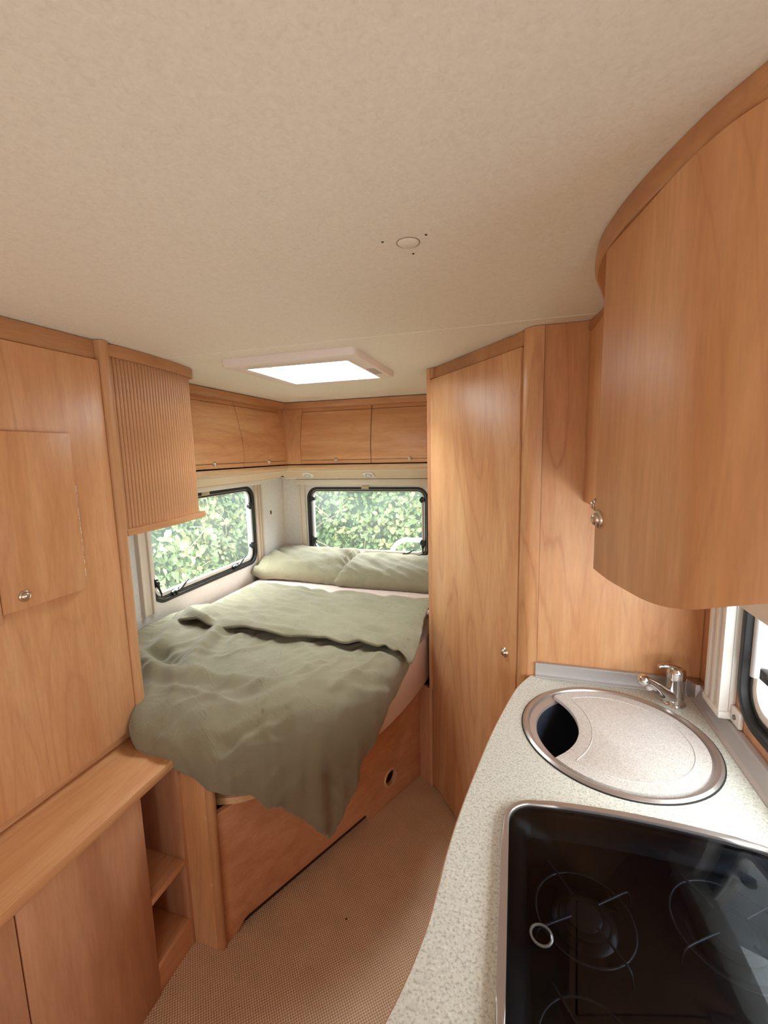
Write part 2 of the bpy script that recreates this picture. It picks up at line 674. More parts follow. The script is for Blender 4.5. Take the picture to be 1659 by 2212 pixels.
bm = new_bm()
add_box(bm, XL - 0.04, XR + 0.04, YF - 0.04, YR + 0.04, -0.05, 0.0)
floor = struct('floor', bm, carpet_m)
bm = new_bm()
add_lathe(bm, [(0, 0.0015), (0.0025, 0.0013), (0.0042, 0.0)], 10, (-0.537, 1.209, 0.0))
obj('carpet_stain', bm, plain('brown_fleck', (104, 70, 44), 0.9), floor, label='small dark fleck in the woven carpet')

HX0, HX1, HY0, HY1 = -0.985, -0.575, 1.50, 1.89
bm = new_bm()
add_prism(bm, rect(XL - 0.04, XR + 0.04, YF - 0.04, YR + 0.04), XY, ZC, ZC + 0.04, [rect(HX0 - 0.01, HX1 + 0.01, HY0 - 0.01, HY1 + 0.01)])
ceiling = struct('ceiling', bm, ceil_m)
bm = new_bm()
add_prism(bm, [(-1.2, 1.3245), (0.2, 1.3155), (0.2, 1.3195), (-1.2, 1.3285)], XY, ZC - 0.0012, ZC + 0.001)
obj('joint_strip', bm, ceil_m, ceiling)
bm = new_bm()
add_lathe(bm, [(0.0, -0.0022), (0.0165, -0.0022), (0.0185, -0.0008), (0.0188, 0.001)], 32, (-0.180, 0.772, ZC))
plug = obj('blanking_plug', bm, ceil_m, ceiling, label='round cream plug covering an old lamp hole')
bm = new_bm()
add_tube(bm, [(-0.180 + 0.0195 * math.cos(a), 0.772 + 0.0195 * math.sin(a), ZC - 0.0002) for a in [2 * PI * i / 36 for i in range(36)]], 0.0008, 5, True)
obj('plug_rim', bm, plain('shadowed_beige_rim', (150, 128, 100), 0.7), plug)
for q in ((-0.220, 0.755), (-0.146, 0.755), (-0.181, 0.815)):
    bm = new_bm()
    add_lathe(bm, [(0, -0.0009), (0.0016, -0.0009), (0.0026, 0.0003)], 10, (q[0], q[1], ZC))
    obj('screw_hole', bm, screw_m, ceiling)

bm = new_bm()
add_prism(bm, rect(YF, YR + 0.04, 0, ZC), YZ, XL - 0.035, XL, [rrect(W1[0] + 0.012, W1[1] - 0.012, W1[2] + 0.012, W1[3] - 0.012, 0.076)])
wall_left = struct('wall_left', bm, wall_m)
bm = new_bm()
add_prism(bm, rect(XL, XR, 0, ZC), XZ, YR, YR + 0.035, [rrect(W2[0] + 0.012, W2[1] - 0.012, W2[2] + 0.012, W2[3] - 0.012, 0.076)])
wall_rear = struct('wall_rear', bm, wall_m)
bm = new_bm()
add_prism(bm, rect(YF, YR + 0.04, 0, ZC), YZ, XR, XR + 0.035, [rrect(W3[0] + 0.012, W3[1] - 0.012, W3[2] + 0.012, W3[3] - 0.012, 0.076), rect(-1.6, -0.8, 0.02, 1.75)])
wall_right = struct('wall_right', bm, red_z)
bm = new_bm()
add_prism(bm, rect(XL - 0.04, XR + 0.04, 0, ZC), XZ, YF - 0.035, YF, [rrect(W4[0], W4[1], W4[2], W4[3], 0.09)])
wall_front = struct('wall_front', bm, wall_m)
# vertical joint bead in the rear left corner
bm = new_bm()
add_box(bm, XL, XL + 0.006, YR - 0.006, YR, 0.5, 1.45, 0.002)
struct('trim_1', bm, cream)

# a little oval cable slot in the left wall near the corner
bm = new_bm()
add_prism(bm, rrect(2.851, 2.866, 1.163, 1.192, 0.007), YZ, XL, XL + 0.0025, bev=0.001)
slot = obj('cable_slot', bm, black_rubber, loc=(XL, 2.858, 1.177))
tag(slot, 'small black oval slot in the white wall between the two bed windows', 'wall slot')


# ------------------------------------------------------------------ windows
def catch_mesh():
    bm = new_bm()
    add_box(bm, -0.020, 0.020, -0.010, 0.010, 0.0, 0.016, 0.004)
    add_lathe(bm, [(0, 0.028), (0.010, 0.026), (0.012, 0.016)], 14)
    pts = smooth_path([(0.0, 0.0, 0.022), (0.024, 0.006, 0.026), (0.046, 0.016, 0.030), (0.066, 0.020, 0.030)], 4)
    add_tube(bm, pts, [0.007] * 4 + [0.005] * 5 + [0.0035] * 4, 7)
    return to_mesh('catch', bm, black_pl, Vector((0, 0, 0)))


CATCH = catch_mesh()


def clamp_mesh():
    bm = new_bm()
    add_box(bm, -0.010, 0.010, -0.016, 0.016, 0.0, 0.022, 0.004)
    add_tube(bm, [(-0.016, 0.004, 0.014), (0.016, 0.004, 0.014)], 0.008, 8)
    return to_mesh('stay_clamp', bm, black_pl, Vector((0, 0, 0)))


CLAMP = clamp_mesh()
CLAMP.transform(Matrix.Scale(1.3, 4))


def make_window(name, fn, a0, a1, b0, b1, catches, stays, frame_of):
    """fn(a, b, t): a along the wall, b height, t towards the room; frame_of = matrix columns (along, up, inward)"""
    bm = new_bm()
    add_prism(bm, rrect(a0, a1, b0, b1, 0.085), fn, -0.036, 0.006, [rrect(a0 + 0.018, a1 - 0.018, b0 + 0.018, b1 - 0.018, 0.068)], bev=0.003)
    w = obj(name, bm, black_rubber, loc=fn((a0 + a1) / 2, b0, 0))
    w['kind'] = 'structure'
    bm = new_bm()
    add_prism(bm, rrect(a0 + 0.018, a1 - 0.018, b0 + 0.018, b1 - 0.018, 0.068), fn, -0.034, -0.012, [rrect(a0 + 0.046, a1 - 0.046, b0 + 0.050, b1 - 0.036, 0.045)], bev=0.004)
    obj('sash', bm, white_pl, w)
    bm = new_bm()
    add_prism(bm, rrect(a0 + 0.024, a1 - 0.024, b0 + 0.024, b1 - 0.024, 0.062), fn, -0.0105, -0.0085, [rrect(a0 + 0.031, a1 - 0.031, b0 + 0.031, b1 - 0.031, 0.056)])
    obj('sash_seal', bm, black_rubber, w)
    bm = new_bm()
    add_prism(bm, rrect(a0 + 0.040, a1 - 0.040, b0 + 0.044, b1 - 0.032, 0.05), fn, -0.030, -0.026)
    obj('pane', bm, pane_m, w)
    M = Matrix((frame_of[0], frame_of[1], frame_of[2])).transposed()
    for (a, b, ang, sc) in catches:
        rot = (M @ Matrix.Rotation(ang, 3, 'Z')).to_euler()
        c = put('catch', CATCH, w, fn(a, b, -0.012), rot)
        c.scale = (sc, sc, sc)
    for (a, z0, z1) in stays:
        bm = new_bm()
        add_tube(bm, [fn(a, z0, 0.006), fn(a, z1, 0.006)], 0.0085, 10)
        s = obj('stay_arm', bm, alu, w)
        for z in (z0, z1):
            put('stay_clamp', CLAMP, w, fn(a, z, -0.010), (M @ Matrix.Rotation(PI / 2, 3, 'Z')).to_euler())
    return w


fL = lambda a, b, t: (XL + t, a, b)
fR = lambda a, b, t: (a, YR - t, b)
fK = lambda a, b, t: (XR - t, a, b)
win1 = make_window('window_1', fL, *W1, catches=[(1.860, 0.884, 0.30, 1.25), (2.395, 0.884, 0.30, 1.25), (1.732, 0.965, -1.75, 1.1)],
                   stays=[(2.590, 0.985, 1.26)], frame_of=((0, 1, 0), (0, 0, 1), (1, 0, 0)))
win2 = make_window('window_2', fR, *W2, catches=[(-1.320, 0.860, 0.18, 1.15), (-0.762, 0.860, 0.18, 1.15), (-1.494, 0.930, -1.3, 1.1), (-0.632, 0.930, -1.85, 1.1)],
                   stays=[(-1.494, 0.95, 1.262), (-0.632, 0.95, 1.262)], frame_of=((1, 0, 0), (0, 0, 1), (0, -1, 0)))
win3 = make_window('window_3', fK, *W3, catches=[(0.42, 1.0, 0.3, 0.95), (0.95, 1.0, 0.3, 0.95)],
                   stays=[(1.092, 1.095, 1.36)], frame_of=((0, 1, 0), (0, 0, 1), (-1, 0, 0)))
# beige blind clips at the window heads
for w, fn, a, b in ((win1, fL, 2.14, 1.383), (win2, fR, -1.06, 1.345)):
    bm = new_bm()
    add_obox(bm, fn(a - 0.028, b - 0.006, 0.006), Vector(fn(0.056, 0, 0)) - Vector(fn(0, 0, 0)), (0, 0, 0.022), Vector(fn(0, 0, 0.016)) - Vector(fn(0, 0, 0)), 0.003)
    obj('blind_clip', bm, plain('beige_clip_plastic', (196, 178, 146), 0.5), w)


def channel(name, parent, fn, a0, a1, b0, b1, d, mat=cream, ribs=2):
    """an upright roller-blind guide: a back strip with raised ribs"""
    bm = new_bm()
    add_prism(bm, rect(a0, a1, b0, b1), fn, 0.0005, d * 0.45, bev=0.001)
    t = obj(name, bm, mat, parent)
    wdt = (a1 - a0)
    for i in range(ribs):
        s = a0 + (wdt - wdt * 0.22) * i / max(ribs - 1, 1)
        bm = new_bm()
        add_prism(bm, rect(s, s + wdt * 0.22, b0, b1), fn, d * 0.4, d, bev=0.0015)
        obj('rib', bm, mat, t)
    return t


channel('blind_guide', win1, fL, 1.628, 1.700, 0.822, 1.42, 0.024)
channel('blind_guide', win1, fL, 2.648, 2.722, 0.800, 1.42, 0.022, plain('tan_guide_plastic', (206, 190, 168), 0.5), 3)
channel('blind_guide', win2, fR, -1.604, -1.553, 0.80, 1.37, 0.022)
channel('blind_guide', win2, fR, -0.580, -0.530, 0.80, 1.37, 0.022)
bm = new_bm()
add_box(bm, XL, XL + 0.045, 1.62, 2.735, 1.400, 1.436, 0.006)
obj('blind_cassette', bm, white_pl, win1)
bm = new_bm()
add_box(bm, -1.620, -0.50, YR - 0.045, YR, 1.372, 1.414, 0.008)
obj('blind_cassette', bm, cream, win2)
g = channel('blind_guide', win3, fK, 1.174, 1.260, 0.955, 1.33, 0.034, white_pl, 3)
bm = new_bm()
add_box(bm, XR - 0.036, XR, 1.168, 1.264, 0.944, 0.962, 0.003)
add_box(bm, XR - 0.010, XR, 1.130, 1.172, 0.942, 0.982, 0.003)
br = obj('end_bracket', bm, white_pl, g)
bm = new_bm()
add_tube(bm, [(XR - 0.013, 1.150, 0.962), (XR - 0.008, 1.150, 0.962)], 0.006, 12)
obj('screw', bm, steel, g)
bm = new_bm()
add_box(bm, XR - 0.070, XR, 0.16, 1.262, 1.268, 1.345, 0.006)
obj('blind_cassette', bm, white_pl, win3)
# front window of the van behind the camera
bm = new_bm()
add_prism(bm, rrect(W4[0] - 0.01, W4[1] + 0.01, W4[2] - 0.01, W4[3] + 0.01, 0.1), XZ, YF - 0.04, YF + 0.005, [rrect(W4[0] + 0.02, W4[1] - 0.02, W4[2] + 0.02, W4[3] - 0.02, 0.08)])
w4 = obj('window_4', bm, black_rubber, loc=(-0.6, YF, 0.85))
w4['kind'] = 'structure'

# ------------------------------------------------------------------ roof hatch
ht = thing('roof_hatch', (-0.78, 1.66, ZC), 'off-white roof hatch with a bright milky dome in the ceiling above the bed', 'roof hatch')
bm = new_bm()
add_prism(bm, rrect(-1.04, -0.515, 1.41, 1.915, 0.02, 4), XY, ZC - 0.0003, ZC - 0.026, [rrect(HX0 - 0.001, HX1 + 0.001, HY0 - 0.001, HY1 + 0.001, 0.012, 4)], bev=0.006)
obj('frame', bm, hatch_pl, ht)
bm = new_bm()
add_prism(bm, rect(HX0 - 0.0095, HX1 + 0.0095, HY0 - 0.0095, HY1 + 0.0095), XY, ZC - 0.0245, ZC + 0.040, [rect(HX0 + 0.002, HX1 - 0.002, HY0 + 0.002, HY1 - 0.002)])
obj('shaft', bm, white_pl, ht)
bm = new_bm()
add_box(bm, HX0 + 0.050, HX0 + 0.056, HY0 + 0.002, HY1 - 0.002, ZC - 0.008, ZC - 0.004, 0.001)
obj('flyscreen_bar', bm, grey_pl, ht)
bm = new_bm()
add_box(bm, -0.562, -0.532, 1.66, 1.78, ZC - 0.0275, ZC - 0.0255, 0.0005)
obj('rating_plate', bm, grey_pl, ht)
bm = new_bm()
add_prism(bm, rect(HX0 + 0.0025, HX1 - 0.0025, HY0 + 0.0025, HY1 - 0.0025), XY, ZC + 0.008, ZC + 0.014)
obj('dome', bm, dome_m, ht)

# ------------------------------------------------------------------ overhead lockers round the bed
def bow(z, zb=1.533, zt=1.900):
    """how far the bowed front stands back at height z"""
    k = min(max((z - zb) / (zt - zb), 0), 1)
    return -0.002 + 0.047 * k ** 2.4 - 0.006 * math.sin(PI * min(k * 1.6, 1))


ZB, Z1, Z2, ZT = 1.533, 1.561, 1.884, 1.912


def front_panel(name, parent, fn, a0, a1, z0, z1, mat, t=0.016, n=16):
    """bowed panel; fn(a, z, depth)"""
    bm = new_bm()
    cols = []
    for d in (0.0, t):
        for a in (a0, a1):
            cols.append([bm.verts.new(fn(a, z0 + (z1 - z0) * i / n, bow(z0 + (z1 - z0) * i / n) + d)) for i in range(n + 1)])
    f0, f1, b0, b1 = cols
    for i in range(n):
        for A, B in ((f0, f1), (f1, b1), (b1, b0), (b0, f0)):
            bm.faces.new((A[i], A[i + 1], B[i + 1], B[i]))
    for i in (0, n):
        bm.faces.new((f0[i], f1[i], b1[i], b0[i]))
    bmesh.ops.recalc_face_normals(bm, faces=bm.faces[:])
    return obj(name, bm, mat, parent, smooth=50)


def locker(root, fn, spans, knobs, mat, edge, nrm):
    for (a0, a1), kp in zip(spans, knobs):
        d = front_panel('door', root, fn, a0 + 0.0025, a1 - 0.0025, Z1 + 0.0014, Z2 - 0.0014, mat)
        lo = front_panel('door_edge', d, fn, a0 + 0.0025, a1 - 0.0025, ZB + 0.004, Z1 - 0.0014, edge, n=4)
        hi = front_panel('door_head', d, fn, a0 + 0.0025, a1 - 0.0025, Z2 + 0.0014, ZT, edge, n=4)
        if kp is not None:
            knob(d, fn(kp, Z1, bow(Z1)), nrm, 0.95)


LX = -1.500   # front of the left locker
fLL = lambda a, z, d: (LX - d, a, z)
ll = thing('overhead_locker', (-1.62, 2.1, 1.44), 'pear-wood overhead locker with two bowed doors on the left wall above the side window', 'locker')
bm = new_bm()
add_box(bm, XL + 0.002, LX - 0.064, 1.545, 2.755, 1.502, 1.945)
obj('carcass', bm, dark_gap, ll)
locker(ll, fLL, [(1.49, 2.192), (2.192, 2.668)], [1.930, 2.455], wood_y, wood_y, (1, 0, 0))
front_panel('filler', ll, fLL, 2.668, 2.752, ZB + 0.003, ZT, wood_z)

LY = 2.700
fRL = lambda a, z, d: (a, LY + d, z)
rl = thing('overhead_locker', (-0.95, 2.85, 1.44), 'pear-wood overhead locker with two bowed doors above the rear window', 'locker')
bm = new_bm()
add_box(bm, XL + 0.002, -0.372, LY + 0.064, 3.045, 1.502, 1.945)
obj('carcass', bm, dark_gap, rl)
locker(rl, fRL, [(-1.395, -0.895), (-0.895, -0.376)], [-1.140, -0.637], wood_x, wood_x, (0, -1, 0))
front_panel('filler', rl, fRL, -1.560, -1.395, ZB + 0.003, ZT, wood_z)

# cornice between lockers and ceiling, then the pelmet below them
prof = [(-0.052, 1.905), (-0.022, 1.905), (-0.012, 1.912), (-0.004, 1.926), (0.0, 1.9455), (-0.052, 1.9455)]
bm = new_bm()
add_sweep(bm, [(LX, 1.48), (LX, LY - 0.004)], [(-o - 0.004, z) for o, z in prof])
co = obj('cornice', bm, solid_y, ll)
bm = new_bm()
add_sweep(bm, [(LX - 0.03, LY), (-0.372, LY)], [(-o - 0.004, z) for o, z in prof])
obj('cornice', bm, solid_x, rl)

pl_prof = [(0.0, ZB - 0.004), (0.005, ZB - 0.010), (0.006, ZB - 0.022), (-0.004, ZB - 0.034), (-0.018, ZB - 0.042), (-0.034, ZB - 0.044), (-0.034, ZB - 0.004)]
tan_m = plain('pale_tan_laminate', (212, 184, 154), 0.5, mottled=0.05)
bd_prof = [(0.030, 1.4885), (0.146, 1.4325), (0.146, 1.442), (0.030, 1.498)]
for rt, pth, wm, sg in ((ll, [(LX, 1.48), (LX, LY + 0.03)], pelmet_y, 1), (rl, [(LX - 0.03, LY), (-0.372, LY)], pelmet_x, 1)):
    bm = new_bm()
    add_sweep(bm, pth, [(-o * sg, z) for o, z in pl_prof])
    obj('pelmet', bm, wm, rt)
for rt, pth in ((ll, [(LX, 1.48), (LX, LY + 0.10)]), (rl, [(LX - 0.10, LY), (-0.372, LY)])):
    bm = new_bm()
    add_sweep(bm, pth, bd_prof)
    obj('underside_board', bm, tan_m, rt)
    for o, z in ((0.030, 1.4885), (0.142, 1.434)):
        bm = new_bm()
        add_sweep(bm, pth, [(o - 0.004, z + 0.004), (o - 0.006, z), (o - 0.003, z - 0.004), (o + 0.005, z - 0.004), (o + 0.006, z + 0.004)])
        obj('edge_bead', bm, cream, rt)
bm = new_bm()
add_box(bm, XL + 0.001, LX - 0.147, 1.48, 3.04, 1.428, 1.442)
obj('soffit', bm, cream, ll)
bm = new_bm()
add_box(bm, -1.645, -0.372, LY + 0.147, YR - 0.001, 1.428, 1.442)
obj('soffit', bm, cream, rl)

# two little swivel spots set in the sloping board above the rear window
nb = Vector((0, -0.056, -0.116)).normalized()
for x, square, lab in ((-1.395, False, 'round white swivel spotlight under the rear locker near the corner'), (-0.945, True, 'square white swivel spotlight under the middle of the rear locker')):
    base = Vector((x, LY + 0.088, 1.4605)) + nb * 0.0004
    s = thing('spotlight', base, lab, 'spotlight')
    q = nb.to_track_quat('Z', 'Y').to_matrix()
    def at(bmx):
        for v in bmx.verts:
            v.co = base + q @ v.co
    bm = new_bm()
    if square:
        add_prism(bm, rrect(-0.036, 0.036, -0.036, 0.036, 0.006, 3), XY, 0, 0.008, bev=0.003)
    else:
        add_lathe(bm, [(0, 0), (0.040, 0), (0.039, 0.006), (0.034, 0.009), (0, 0.009)], 32)
    at(bm)
    obj('bezel', bm, white_pl, s)
    bm = new_bm()
    add_lathe(bm, [(0, 0.007), (0.025, 0.007), (0.024, 0.014), (0.019, 0.017), (0.019, 0.012), (0, 0.012)], 28)
    at(bm)
    obj('lamp_ring', bm, alu, s)
    bm = new_bm()
    add_lathe(bm, [(0, 0.0155), (0.012, 0.015), (0.0185, 0.012)], 24)
    at(bm)
    obj('lens', bm, white_pl, s)

# ------------------------------------------------------------------ tall cabinet on the left
tc = thing('tall_cabinet', (-1.45, 0.3, 0.69), 'tall pear-wood cabinet with a large plain front standing on the left sideboard', 'cabinet')
bm = new_bm()
add_box(bm, XL + 0.002, -1.205, -0.5, 1.078, 0.6905, 1.948)
obj('carcass', bm, wood_y, tc)
box_part('top_rail', solid_y, tc, -1.206, -1.196, -0.5, 1.040, 1.893, 1.9485, 0.002)
bm = new_bm()
add_prism(bm, [(-1.23, 1.041), (-1.180, 1.041), (-1.173, 1.046), (-1.171, 1.055), (-1.173, 1.066), (-1.180, 1.076), (-1.20, 1.081), (-1.23, 1.081)], XY, 0.6905, 1.9485)
obj('corner_post', bm, solid_z, tc)
box_part('front_panel', wood_z, tc, -1.199, -1.181, -0.5, 1.0385, 0.728, 1.890, 0.002)
sd = box_part('small_door', wood_z2, tc, -1.1805, -1.164, 0.694, 0.911, 1.236, 1.672, 0.0015, label='small flush door with a chipped edge and a round knob')
rnd = random.Random(3)
bm = new_bm()
for i in range(26):
    z = 1.27 + 0.26 * rnd.random()
    add_box(bm, -1.1645, -1.1632, 0.9104 - 0.0008 * rnd.random(), 0.9113, z, z + 0.004 + 0.008 * rnd.random())
o = obj('chipped_edge', bm, white_pl, sd, label='pale chips along the veneer edge')
o['kind'] = 'stuff'
knob(sd, (-1.164, 0.745, 1.268), (1, 0, 0), 0.95)
box_part('door_post', solid_z, tc, -1.1805, -1.156, 0.655, 0.690, 1.215, 1.69, 0.005)

# ------------------------------------------------------------------ tambour cabinet
tb = thing('tambour_cabinet', (-1.45, 1.28, 1.36), 'wall cabinet with an upright slatted tambour shutter beside the left window', 'cabinet')
def tx(y):
    k = max((y - 1.085) / 0.40, 0)
    return -1.192 - 0.045 * k ** 2.2


bm = new_bm()
ys = [1.085 + 0.415 * i / 12 for i in range(13)]
add_prism(bm, [(tx(y) - 0.016, y) for y in ys] + [(-1.30, 1.503), (XL + 0.002, 1.503), (XL + 0.002, 1.085)], XY, 1.366, 1.945)
obj('carcass', bm, dark_gap, tb)
def tpath(off, y1):
    return [(tx(y) + off, y) for y in [1.082 + (y1 - 1.082) * i / 10 for i in range(11)]]


bm = new_bm()
pth = tpath(0.002, 1.500)
endp = [(tx(1.500) - 0.004, 1.512), (tx(1.500) - 0.016, 1.519), (-1.40, 1.522), (XL + 0.004, 1.522), (XL + 0.004, 1.082)]
add_prism(bm, pth + endp, XY, 1.911, 1.9485, bev=0.004)
obj('top_moulding', bm, solid_y, tb)
bm = new_bm()
pth = tpath(0.008, 1.500)
endp = [(tx(1.50) + 0.003, 1.518), (tx(1.50) - 0.010, 1.532), (tx(1.50) - 0.03, 1.540), (-1.40, 1.542), (XL + 0.004, 1.542), (XL + 0.004, 1.082)]
add_prism(bm, pth + endp, XY, 1.354, 1.374, bev=0.006, seg=3)
obj('bottom_moulding', bm, solid_y, tb)
NS = 28
p = (1.490 - 1.088) / NS
bm = new_bm()
zz0, zz1 = 1.3735, 1.9120
prs = [(-0.0, -p / 2 + 0.0005), (0.0040, -p / 2 + 0.0010), (0.0052, -p / 2 + 0.0022), (0.0058, 0), (0.0052, p / 2 - 0.0022), (0.0040, p / 2 - 0.0010), (0.0, p / 2 - 0.0005)]
add_prism(bm, prs, XY, zz0, zz1)
SLAT = to_mesh('slat', bm, wood('tambour_slat_wood', 2, (204, 156, 114), (190, 140, 98), (172, 120, 80), lines=0.15), Vector((0, 0, zz0)))
for i in range(NS):
    y = 1.088 + p * (i + 0.5)
    put('slat', SLAT, tb, (tx(y) - 0.013, y, zz0), (0, 0, math.atan2(tx(y) - tx(y + 0.01), 0.01)))

# ------------------------------------------------------------------ sideboard below
sb = thing('sideboard', (-1.2, 0.3, 0.0), 'low reddish wooden sideboard with plain front panels and an open shelf niche at its end', 'sideboard')
box_part('top', wood_y, sb, -1.742, -0.985, -0.6, 1.0395, 0.660, 0.6895, 0.005)
bm = new_bm()
add_box(bm, XL + 0.002, -1.012, -0.6, 0.855, 0.0, 0.6595)
obj('carcass', bm, red_z, sb)
box_part('front_panel', red_z, sb, -1.0115, -0.994, -0.6, 0.5325, 0.0, 0.6595, 0.001)
box_part('front_panel', red_z, sb, -1.0115, -0.994, 0.5360, 0.859, 0.0, 0.6595, 0.001)
box_part('niche_back', red_z, sb, -1.36, -1.345, 0.8555, 1.007, 0.0, 0.6595)
box_part('niche_side', red_z, sb, -1.345, -0.9945, 0.995, 1.0079, 0.0, 0.6595)
for z in (0.304, 0.084):
    box_part('shelf', red_y, sb, -1.345, -0.994, 0.8595, 0.9945, z, z + 0.019, 0.001)
box_part('kick_board', red_y, sb, -1.010, -0.998, 0.8595, 0.9945, 0.0, 0.0835)

# ------------------------------------------------------------------ bed
bed = thing('bed', (-1.1, 1.9, 0.0), 'built-in wooden bed base with a slanting side panel and a rounded end post', 'bed')
box_part('end_panel', wood_z3, bed, -0.9965, -0.905, 1.008, 1.030, 0.0, 0.655, 0.001)
bm = new_bm()
add_prism(bm, [(-0.906, 1.006), (-0.893, 1.007), (-0.886, 1.013), (-0.884, 1.021), (-0.886, 1.029), (-0.894, 1.036), (-0.906, 1.037)], XY, 0.0, 0.657)
ep = obj('edge_post', bm, solid_z, bed)
SCAP = None
for x, z in ((-0.9025, 0.478), (-0.9005, 0.238), (-0.900, 0.04)):
    if SCAP is None:
        bm = new_bm()
        add_lathe(bm, [(0, 0.002), (0.004, 0.0016), (0.006, 0.0)], 14)
        SCAP = to_mesh('screw_cap', bm, light_wood, Vector((0, 0, 0)))
    put('screw_cap', SCAP, bed, (x - 0.010, 1.008, z), (PI / 2, 0, 0))
B0, B1 = Vector((-0.895, 1.025, 0)), Vector((-0.430, 1.942, 0))
bu = (B1 - B0).normalized()
BLEN = (B1 - B0).length
bn = Vector((bu.y, -bu.x, 0))        # outward, towards the aisle
def fB(a, b, t):
    q = B0 + bu * a + bn * t
    return (q.x, q.y, b)


hs, hz = 0.815, 0.118
bm = new_bm()
outl = [(0.0, 0.0), (0.035, 0.0), (0.055, 0.012), (0.075, 0.032), (0.09, 0.036), (0.665, 0.036), (0.668, 0.0), (BLEN, 0.0), (BLEN, 0.475), (0.0, 0.475)]
add_prism(bm, outl, fB, -0.018, 0.0, [circle(hs, hz, 0.034, 28)], bev=0.001)
sp = obj('side_panel', bm, red_y, bed)
bm = new_bm()
N = 32
qz = bn.to_track_quat('Z', 'Y').to_matrix()
add_lathe(bm, [(0.034, -0.016), (0.034, 0.002), (0.037, 0.004), (0.044, 0.003), (0.046, 0.0), (0.044, -0.001)], N)
c0 = Vector(fB(hs, hz, 0))
for v in bm.verts:
    v.co = c0 + qz @ v.co
obj('hole_ring', bm, light_wood, sp, label='light wooden ring round a hand hole')
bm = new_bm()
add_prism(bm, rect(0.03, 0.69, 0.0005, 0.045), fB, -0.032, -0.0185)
obj('toe_recess_shade', bm, dark_gap, bed)  # dark strip put behind the notch to stand for the shade in its recess
bm = new_bm()
add_prism(bm, [(0.02, 0.0), (BLEN, 0.0), (BLEN, 0.45), (0.02, 0.45)], fB, -0.075, -0.065)
obj('inner_panel', bm, red_y, bed)

# mattress outline in plan, foot corner rounded
MAT = [(-1.744, 1.075), (-1.40, 1.062), (-1.08, 1.052), (-0.955, 1.058), (-0.83, 1.102), (-0.715, 1.185), (-0.62, 1.285), (-0.545, 1.385), (-0.485, 1.495), (-0.440, 1.65), (-0.408, 1.80), (-0.386, 1.94), (-0.380, 2.05)]
mo = [(v.x, v.y) for v in smooth_path([(a, b, 0) for a, b in MAT], 5)] + [(-0.378, 3.035), (-1.744, 3.035)]
bm = new_bm()
sl = [(a - 0.10 * min(max((b - 1.12) / 0.25, 0), 1) if a > -1.7 else a, b - 0.004 + 0.05 * min(max((a + 0.85) / 0.2, 0), 1)) if b < 3 else (a - 0.1 if a > -1 else a, b) for a, b in mo]
add_prism(bm, sl, XY, 0.476, 0.499, bev=0.003)
obj('slat_board', bm, light_wood, bed)

mat = thing('mattress', (-1.1, 2.0, 0.5), 'mattress in a pale pinkish fitted sheet under the olive duvet', 'mattress')
bm = new_bm()
add_prism(bm, mo, XY, 0.500, 0.742, bev=0.045, seg=5)
lowe = [e for e in bm.edges if all(abs(v.co.z - 0.5) < 1e-5 for v in e.verts) and len(e.link_faces) == 2 and any(abs(f.normal.z) < 0.5 for f in e.link_faces)]
bmesh.ops.bevel(bm, geom=lowe, offset=0.03, segments=3, profile=0.5, affect='EDGES')
obj('fitted_sheet', bm, sheet_m, mat, smooth=60)

# ------------------------------------------------------------------ bedding
MB = np.array(mo)
def dense(P, step=0.012):
    out = []
    for i in range(len(P)):
        a, b = P[i], P[(i + 1) % len(P)]
        n = max(int(np.linalg.norm(b - a) / step), 1)
        for j in range(n):
            out.append(a + (b - a) * j / n)
    return np.array(out)


BD = dense(MB)
BL = np.concatenate([[0], np.cumsum(np.linalg.norm(np.diff(BD, axis=0), axis=1))])
tn = np.roll(BD, -3, 0) - np.roll(BD, 3, 0)
tn /= np.linalg.norm(tn, axis=1)[:, None]
BN = np.stack([tn[:, 1], -tn[:, 0]], 1)


def inside(q):
    x, y = q[:, 0], q[:, 1]
    r = np.zeros(len(q), bool)
    for i in range(len(MB)):
        x0, y0 = MB[i]
        x1, y1 = MB[(i + 1) % len(MB)]
        if y0 == y1:
            continue
        c = ((y0 > y) != (y1 > y)) & (x < (x1 - x0) * (y - y0) / (y1 - y0) + x0)
        r ^= c
    return r


ZM = 0.742


